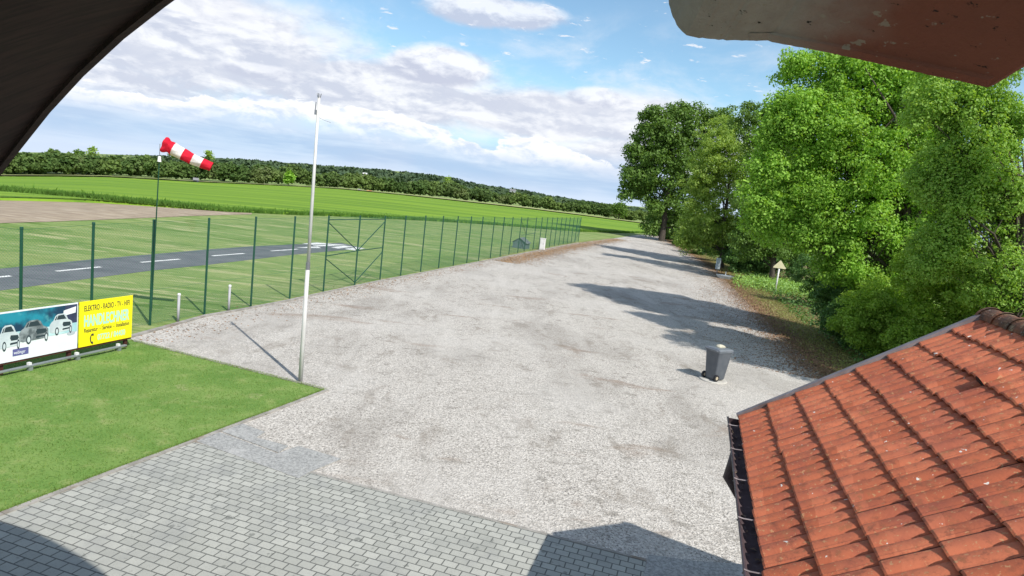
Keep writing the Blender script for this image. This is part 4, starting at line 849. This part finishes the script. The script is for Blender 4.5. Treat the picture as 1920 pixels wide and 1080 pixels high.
for (px, py, lab, mm, bl, nl, sz) in (
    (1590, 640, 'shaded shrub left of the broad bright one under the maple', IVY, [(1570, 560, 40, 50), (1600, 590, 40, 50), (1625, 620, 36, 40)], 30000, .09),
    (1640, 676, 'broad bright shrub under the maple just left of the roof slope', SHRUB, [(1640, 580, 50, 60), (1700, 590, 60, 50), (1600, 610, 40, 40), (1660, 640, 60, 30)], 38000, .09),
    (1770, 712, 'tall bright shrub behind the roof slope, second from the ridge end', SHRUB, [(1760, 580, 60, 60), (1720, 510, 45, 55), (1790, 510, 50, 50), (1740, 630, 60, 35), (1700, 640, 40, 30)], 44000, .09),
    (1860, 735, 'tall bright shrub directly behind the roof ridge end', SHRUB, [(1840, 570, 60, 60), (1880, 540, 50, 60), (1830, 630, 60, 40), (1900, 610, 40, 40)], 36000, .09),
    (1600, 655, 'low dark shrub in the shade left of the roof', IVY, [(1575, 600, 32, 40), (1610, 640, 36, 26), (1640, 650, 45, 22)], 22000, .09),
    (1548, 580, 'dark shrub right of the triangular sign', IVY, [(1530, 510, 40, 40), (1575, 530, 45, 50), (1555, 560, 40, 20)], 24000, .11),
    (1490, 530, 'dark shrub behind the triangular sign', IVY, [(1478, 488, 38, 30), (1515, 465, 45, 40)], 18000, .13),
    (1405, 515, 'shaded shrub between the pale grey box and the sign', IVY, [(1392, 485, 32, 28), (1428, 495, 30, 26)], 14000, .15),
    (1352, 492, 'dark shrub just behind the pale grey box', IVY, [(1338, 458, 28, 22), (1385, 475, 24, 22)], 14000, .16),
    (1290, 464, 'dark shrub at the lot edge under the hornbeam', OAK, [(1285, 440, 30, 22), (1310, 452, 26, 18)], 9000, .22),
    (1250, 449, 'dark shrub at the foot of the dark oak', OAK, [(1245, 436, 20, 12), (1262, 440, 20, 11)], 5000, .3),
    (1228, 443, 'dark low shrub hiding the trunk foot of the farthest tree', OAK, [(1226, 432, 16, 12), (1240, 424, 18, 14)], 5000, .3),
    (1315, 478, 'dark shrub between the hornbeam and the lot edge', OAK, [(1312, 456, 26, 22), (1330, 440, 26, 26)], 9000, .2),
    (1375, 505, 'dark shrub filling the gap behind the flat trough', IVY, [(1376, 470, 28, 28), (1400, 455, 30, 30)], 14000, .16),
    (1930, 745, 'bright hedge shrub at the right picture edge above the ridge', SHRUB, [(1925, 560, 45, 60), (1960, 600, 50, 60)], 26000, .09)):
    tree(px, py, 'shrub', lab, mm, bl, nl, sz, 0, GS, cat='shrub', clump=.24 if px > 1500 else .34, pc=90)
# ivy / ground cover on the bank
cov_poly = [q+NV*t for q, t in zip(bank, (.8, 1.3, 1.9, 2.6, 2.2, 1.9, 1.9, 1.9))]; cov_poly = cov_poly+[cov_poly[-1]-DV*9, cov_poly[-1]-DV*9+NV*9]+[q+NV*12 for q in cov_poly[::-1]]
P2 = scatter(cov_poly, 95000); dist = np.hypot(P2[:, 0], P2[:, 1]); keep = RNG.uniform(0, 1, len(P2)) < np.clip(40/dist, .35, 1); P2 = P2[keep]
hgt = .12+.35*np.abs(np.sin(P2[:, 0]*.9+1)*np.cos(P2[:, 1]*.7))+RNG.uniform(0, .12, len(P2))
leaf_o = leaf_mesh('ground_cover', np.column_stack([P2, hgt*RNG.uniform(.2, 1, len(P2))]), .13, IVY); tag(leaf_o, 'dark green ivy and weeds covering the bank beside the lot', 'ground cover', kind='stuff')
# sunlit nettles around the sign
cen = gp(1475, 545); P2 = cen[:2]+RNG.normal(0, 1, (7000, 2))@np.array([[2.6, -.3], [.5, 2.2]]); P2 = P2[((P2-gp(1380, 548)[:2])@NV[:2]) > 0]
lo_ = leaf_mesh('nettles', np.column_stack([P2, RNG.uniform(.05, .75, len(P2))]), .16, leafmat('nettle_leaf', (.20, .38, .08), (.26, .45, .1), (.36, .54, .16), .4)); tag(lo_, 'light green nettles growing round the triangular sign', 'nettles', kind='stuff')
# rough verge grass and leaf litter
def bandpts(line, n, off, sd_):
    L = np.array([q[:2] for q in line]); sg = np.linalg.norm(np.diff(L, axis=0), axis=1); w_ = sg/np.array([np.linalg.norm(L[i])**1.0 for i in range(len(sg))]); w_ /= w_.sum()
    i = RNG.choice(len(sg), n, p=w_); t = RNG.uniform(0, 1, n); q = L[i]*(1-t)[:, None]+L[i+1]*t[:, None]
    return q+NV[:2]*(off+RNG.normal(0, 1, n)*sd_)[:, None]
q = bandpts(bank, 36000, 1.9, .8); s_ = leaf_mesh('verge_grass', np.column_stack([q, RNG.uniform(.01, .10, len(q))]), .10, leafmat('verge_blade', (.17, .23, .045), (.24, .25, .075), (.36, .34, .13), .25), aspect=.25); tag(s_, 'rough yellowish grass strip along the right edge of the lot', 'grass', kind='stuff')
LIT = mat('leaf_litter', (.22, .125, .07), (.13, .075, .045), scale=.8, rough=.9, island=((.40, .25, .14), .7))
q = np.concatenate([bandpts(bank, 90000, .25, .65), bandpts(bank, 16000, -1.3, 1.2)]); f1 = [gp(*k) for k in LOTL[4:11]]; f2 = [gp(*k) for k in LOTL[7:11]]; f0 = [gp(*k) for k in LOTL[0:5]]
q = np.concatenate([q, bandpts(f1, 5000, .45, .45), bandpts(f2, 16000, 1.3, .9), bandpts(f0, 500, .6, .45)])
q2 = np.column_stack([q, RNG.uniform(.008, .02, len(q))]); nv_ = len(q2)
lt = leaf_mesh('leaf_litter', q2, .075, LIT, upbias=5.0); tag(lt, 'brown leaf litter strewn along the edges of the gravel lot', 'leaf litter', kind='stuff')
orange = leaf_mesh('needle_litter', np.column_stack([bandpts(f2, 12000, 1.0, .6), RNG.uniform(.012, .03, 12000)]), .09, mat('tan_litter', (.42, .25, .11), (.3, .19, .09), scale=.6, rough=.9), upbias=5.0); tag(orange, 'tan dry litter spread before the far end of the green fence', 'litter', kind='stuff')

# ------------------------------------------------------------------ far wood
TOPS = [(-60, 282), (0, 284), (60, 283), (130, 286), (200, 291), (300, 293), (383, 298), (500, 307), (600, 317), (700, 330), (760, 336), (830, 341), (893, 347), (960, 361), (1020, 366), (1091, 376), (1150, 384), (1226, 393), (1300, 400)]
def wood(name, n, pxr, dr, lsz, per, m_, label, hs=1.0, rmul=1.0, toptab=TOPS, dark=None):
    C_ = []
    for i in range(n):
        px = random.uniform(*pxr); a_ = azp_fast(px); rr = interp(a_, TAB, 3)*rmul+random.uniform(*dr); zb = tz(a_, min(rr, 1090))
        ty = interp(px, toptab)+random.uniform(-2, 9)+3*math.sin(px/23)+2.5*math.sin(px/9.3+1); hl = rayd(px, ty); zt_ = CAMH+hl[2]/math.hypot(hl[0], hl[1])*rr; H_ = max(4.0, zt_-zb)*random.uniform(.82, 1.02)*hs
        c0 = np.array([rr*math.sin(R(a_)), rr*math.cos(R(a_)), zb]); rad = min(H_*.42, random.uniform(2.0, 4.8)*(rr/280)**.5); k = 17
        u = RNG.normal(0, 1, (k, 3)); u /= np.linalg.norm(u, axis=1)[:, None]; u *= (RNG.uniform(.35, 1, k)**.5)[:, None]
        C_.append((c0+np.array([0, 0, H_*.55])+u*np.array([rad, rad, H_*.40])*.85, np.full(k, rad*.42)*RNG.uniform(.7, 1.2, k), np.full(k, per//k)))
    o = clump_leaves(name, *[np.concatenate(q) for q in zip(*C_)], lsz, m_, aspect=.85); return tag(o, label, 'wood', kind='stuff')
_t = [(px, azp(px)) for px in range(-200, 1600, 40)]
def azp_fast(px): return interp(px, _t)
WOODM = mat('wood_foliage', (.055, .11, .03), (.15, .22, .06), scale=.04, rough=.8, spec=.15, island=((.17, .25, .07), .5), trans=.28, lo=.42, hi=.6, layers=(((.045, .085, .035), .022, .5, .6, .6), ((.17, .19, .09), .07, .56, .64, .6)))
wood('forest', 420, (-60, 1290), (2, 14), .85, 480, WOODM, 'long belt of mixed green trees along the far edge of the fields', 1.0)
wood('forest_back', 330, (-60, 1290), (16, 45), 1.2, 300, WOODM, 'rear rows of the far tree belt rising behind its front trees', 1.08)
HILLM = mat('hill_foliage', (.05, .085, .05), (.07, .11, .055), scale=.01, rough=.9, spec=.1, island=((.08, .11, .05), .4))
SK = [(-60, 287), (100, 289), (200, 292), (300, 293), (400, 296), (500, 302), (600, 310), (680, 316), (740, 320), (800, 327), (850, 334), (900, 346), (980, 357), (1040, 368), (1100, 377), (1150, 384), (1200, 389), (1260, 396)]
C_ = []
for i in range(700):
    px = random.uniform(-60, 1260); a_ = azp_fast(px); rr = random.uniform(560, 1095); ty = interp(px, SK)+random.uniform(-1.5, 2.5); d = rayd(px, ty); zt_ = CAMH+d[2]/math.hypot(d[0], d[1])*rr
    u = RNG.normal(0, 1, (110, 3)); u /= np.linalg.norm(u, axis=1)[:, None]; C_.append(np.array([rr*math.sin(R(a_)), rr*math.cos(R(a_)), zt_-6-max(0,(900-rr)*.012)])+u*np.array([11, 11, 6]))
tag(leaf_mesh('hill_forest', np.concatenate(C_), 4.2, HILLM, aspect=.8), 'dark wooded ridge on the skyline beyond the tree belt', 'wooded hill', kind='stuff')
# single trees one can pick out
def far_tree(px, ytop, ybase, wpx, r_, label, m_, name='field_tree', n=1500, sz=.9, bare=False):
    a_ = azp_fast(px); d = rayd(px, ybase); zb = CAMH+d[2]/math.hypot(d[0], d[1])*r_; c0 = np.array([r_*math.sin(R(a_)), r_*math.cos(R(a_)), zb]); d = rayd(px, ytop); H_ = CAMH+d[2]/math.hypot(d[0], d[1])*r_-zb
    t = thing(name, c0, label, 'tree', 'single trees standing out of the far belt'); rad = wpx/2/FPX*r_
    mb = MB(); mb.tube([(0, 0, -.5), (0, 0, H_*.45), (0, 0, H_*.85)], [rad*.09, rad*.06, rad*.02], 6)
    for k in range(9):
        t_ = k*2.4; mb.tube([(0, 0, H_*(.3+.05*k)), (rad*.7*math.cos(t_), rad*.7*math.sin(t_), H_*(.5+.05*k))], [rad*.035, rad*.01], 5)
    mb.build('trunk', BARK, t)
    k = 14; cc = RNG.normal(0, 1, (k, 3)); cc /= np.linalg.norm(cc, axis=1)[:, None]; cc = cc*np.array([rad*.62, rad*.62, H_*.28])+np.array([0, 0, H_*.60])
    L = (cc[RNG.integers(0, k, n)]+RNG.normal(0, 1, (n, 3))*np.array([rad*.26, rad*.26, H_*.10])); L = L[L[:, 2] > H_*.1]; leaf_mesh('crown', L, sz, m_, t)
far_tree(1163, 379, 413, 26, 330, 'dark round tree at the right end of the far tree belt', OAK, n=1800, sz=1.1)
far_tree(543, 322, 348, 18, 262, 'light yellow-green tree in the middle of the far tree belt', MAPLE, n=1400, sz=.9)
far_tree(175, 275, 300, 17, 420, 'thin loose tree rising above the belt left of the windsock', HORN, n=260, sz=1.2)
far_tree(95, 279, 300, 13, 420, 'small round tree above the belt near the dark roof', OAK, n=500, sz=1.4)
far_tree(393, 283, 305, 16, 400, 'thin tree above the belt just right of the windsock tip', HORN, n=320, sz=1.2)
far_tree(345, 288, 300, 40, 420, 'broad dark tree above the belt behind the windsock', OAK, n=900, sz=1.5)
far_tree(150, 282, 300, 14, 430, 'small dark tree above the belt, second from the thin loose one', OAK, n=500, sz=1.4)
far_tree(838, 329, 352, 14, 400, 'pale thin tree above the belt right of centre', HORN, n=260, sz=1.2)
# far small buildings
def hut(px, py, r_, w_, h_, wm, rm, label, name='hut', dz=0.0):
    d = rayd(px, py); hl = math.hypot(d[0], d[1]); q = CAM+d/hl*r_; a_ = math.atan2(-d[0], d[1]); o = thing(name, q, label, 'building', rotz=a_)
    l2 = w_*.6
    MB().add([(-w_/2, -l2/2, 0), (w_/2, -l2/2, 0), (w_/2, l2/2, 0), (-w_/2, l2/2, 0), (-w_/2, -l2/2, h_*.6), (w_/2, -l2/2, h_*.6), (w_/2, l2/2, h_*.6), (-w_/2, l2/2, h_*.6), (-w_/2, 0, h_*.95), (w_/2, 0, h_*.95)], [(0, 1, 5, 4), (3, 7, 6, 2), (0, 4, 8, 7, 3), (1, 2, 6, 9, 5)]).build('wall', wm, o)
    MB().add([(-w_*.55, -l2*.6, h_*.56), (w_*.55, -l2*.6, h_*.56), (w_*.55, 0, h_), (-w_*.55, 0, h_), (-w_*.55, l2*.6, h_*.56), (w_*.55, l2*.6, h_*.56)], [(0, 1, 2, 3), (3, 2, 5, 4)]).build('roof', rm, o)
    MB().box((0, -l2/2-.03, h_*.28), (w_*.16, .05, h_*.4)).build('door', mat('dark_door', (.05, .04, .035)), o)
    return o
WW = mat('white_wall', (.75, .74, .72)); OR = mat('orange_roof', (.50, .20, .09)); GRR = mat('grey_roof', (.2, .2, .21))
hut(692, 362.5, 278, 2.0, 1.2, WW, OR, 'small hut with orange roof in front of the far tree belt')
hut(673, 361, 278, 1.0, 1.5, mat('dark_wall', (.05, .06, .09)), GRR, 'tiny dark hut left of the orange roofed hut')
hut(367, 343.5, 245, 1.6, 1.8, mat('dark_wall', (.05, .06, .09)), GRR, 'dark raised hide standing before the trees below the windsock', 'hunting_hide')
hut(684, 329.5, 430, 2.6, 1.9, mat('pale_wall', (.5, .5, .48)), mat('pale_roof', (.5, .5, .5)), 'white house showing among the trees on the far slope', 'farmhouse')
hut(961, 361.5, 560, 5, 3.0, mat('pale_grey_wall', (.4, .42, .45)), GRR, 'grey roofed barn on the skyline behind the belt', 'barn')
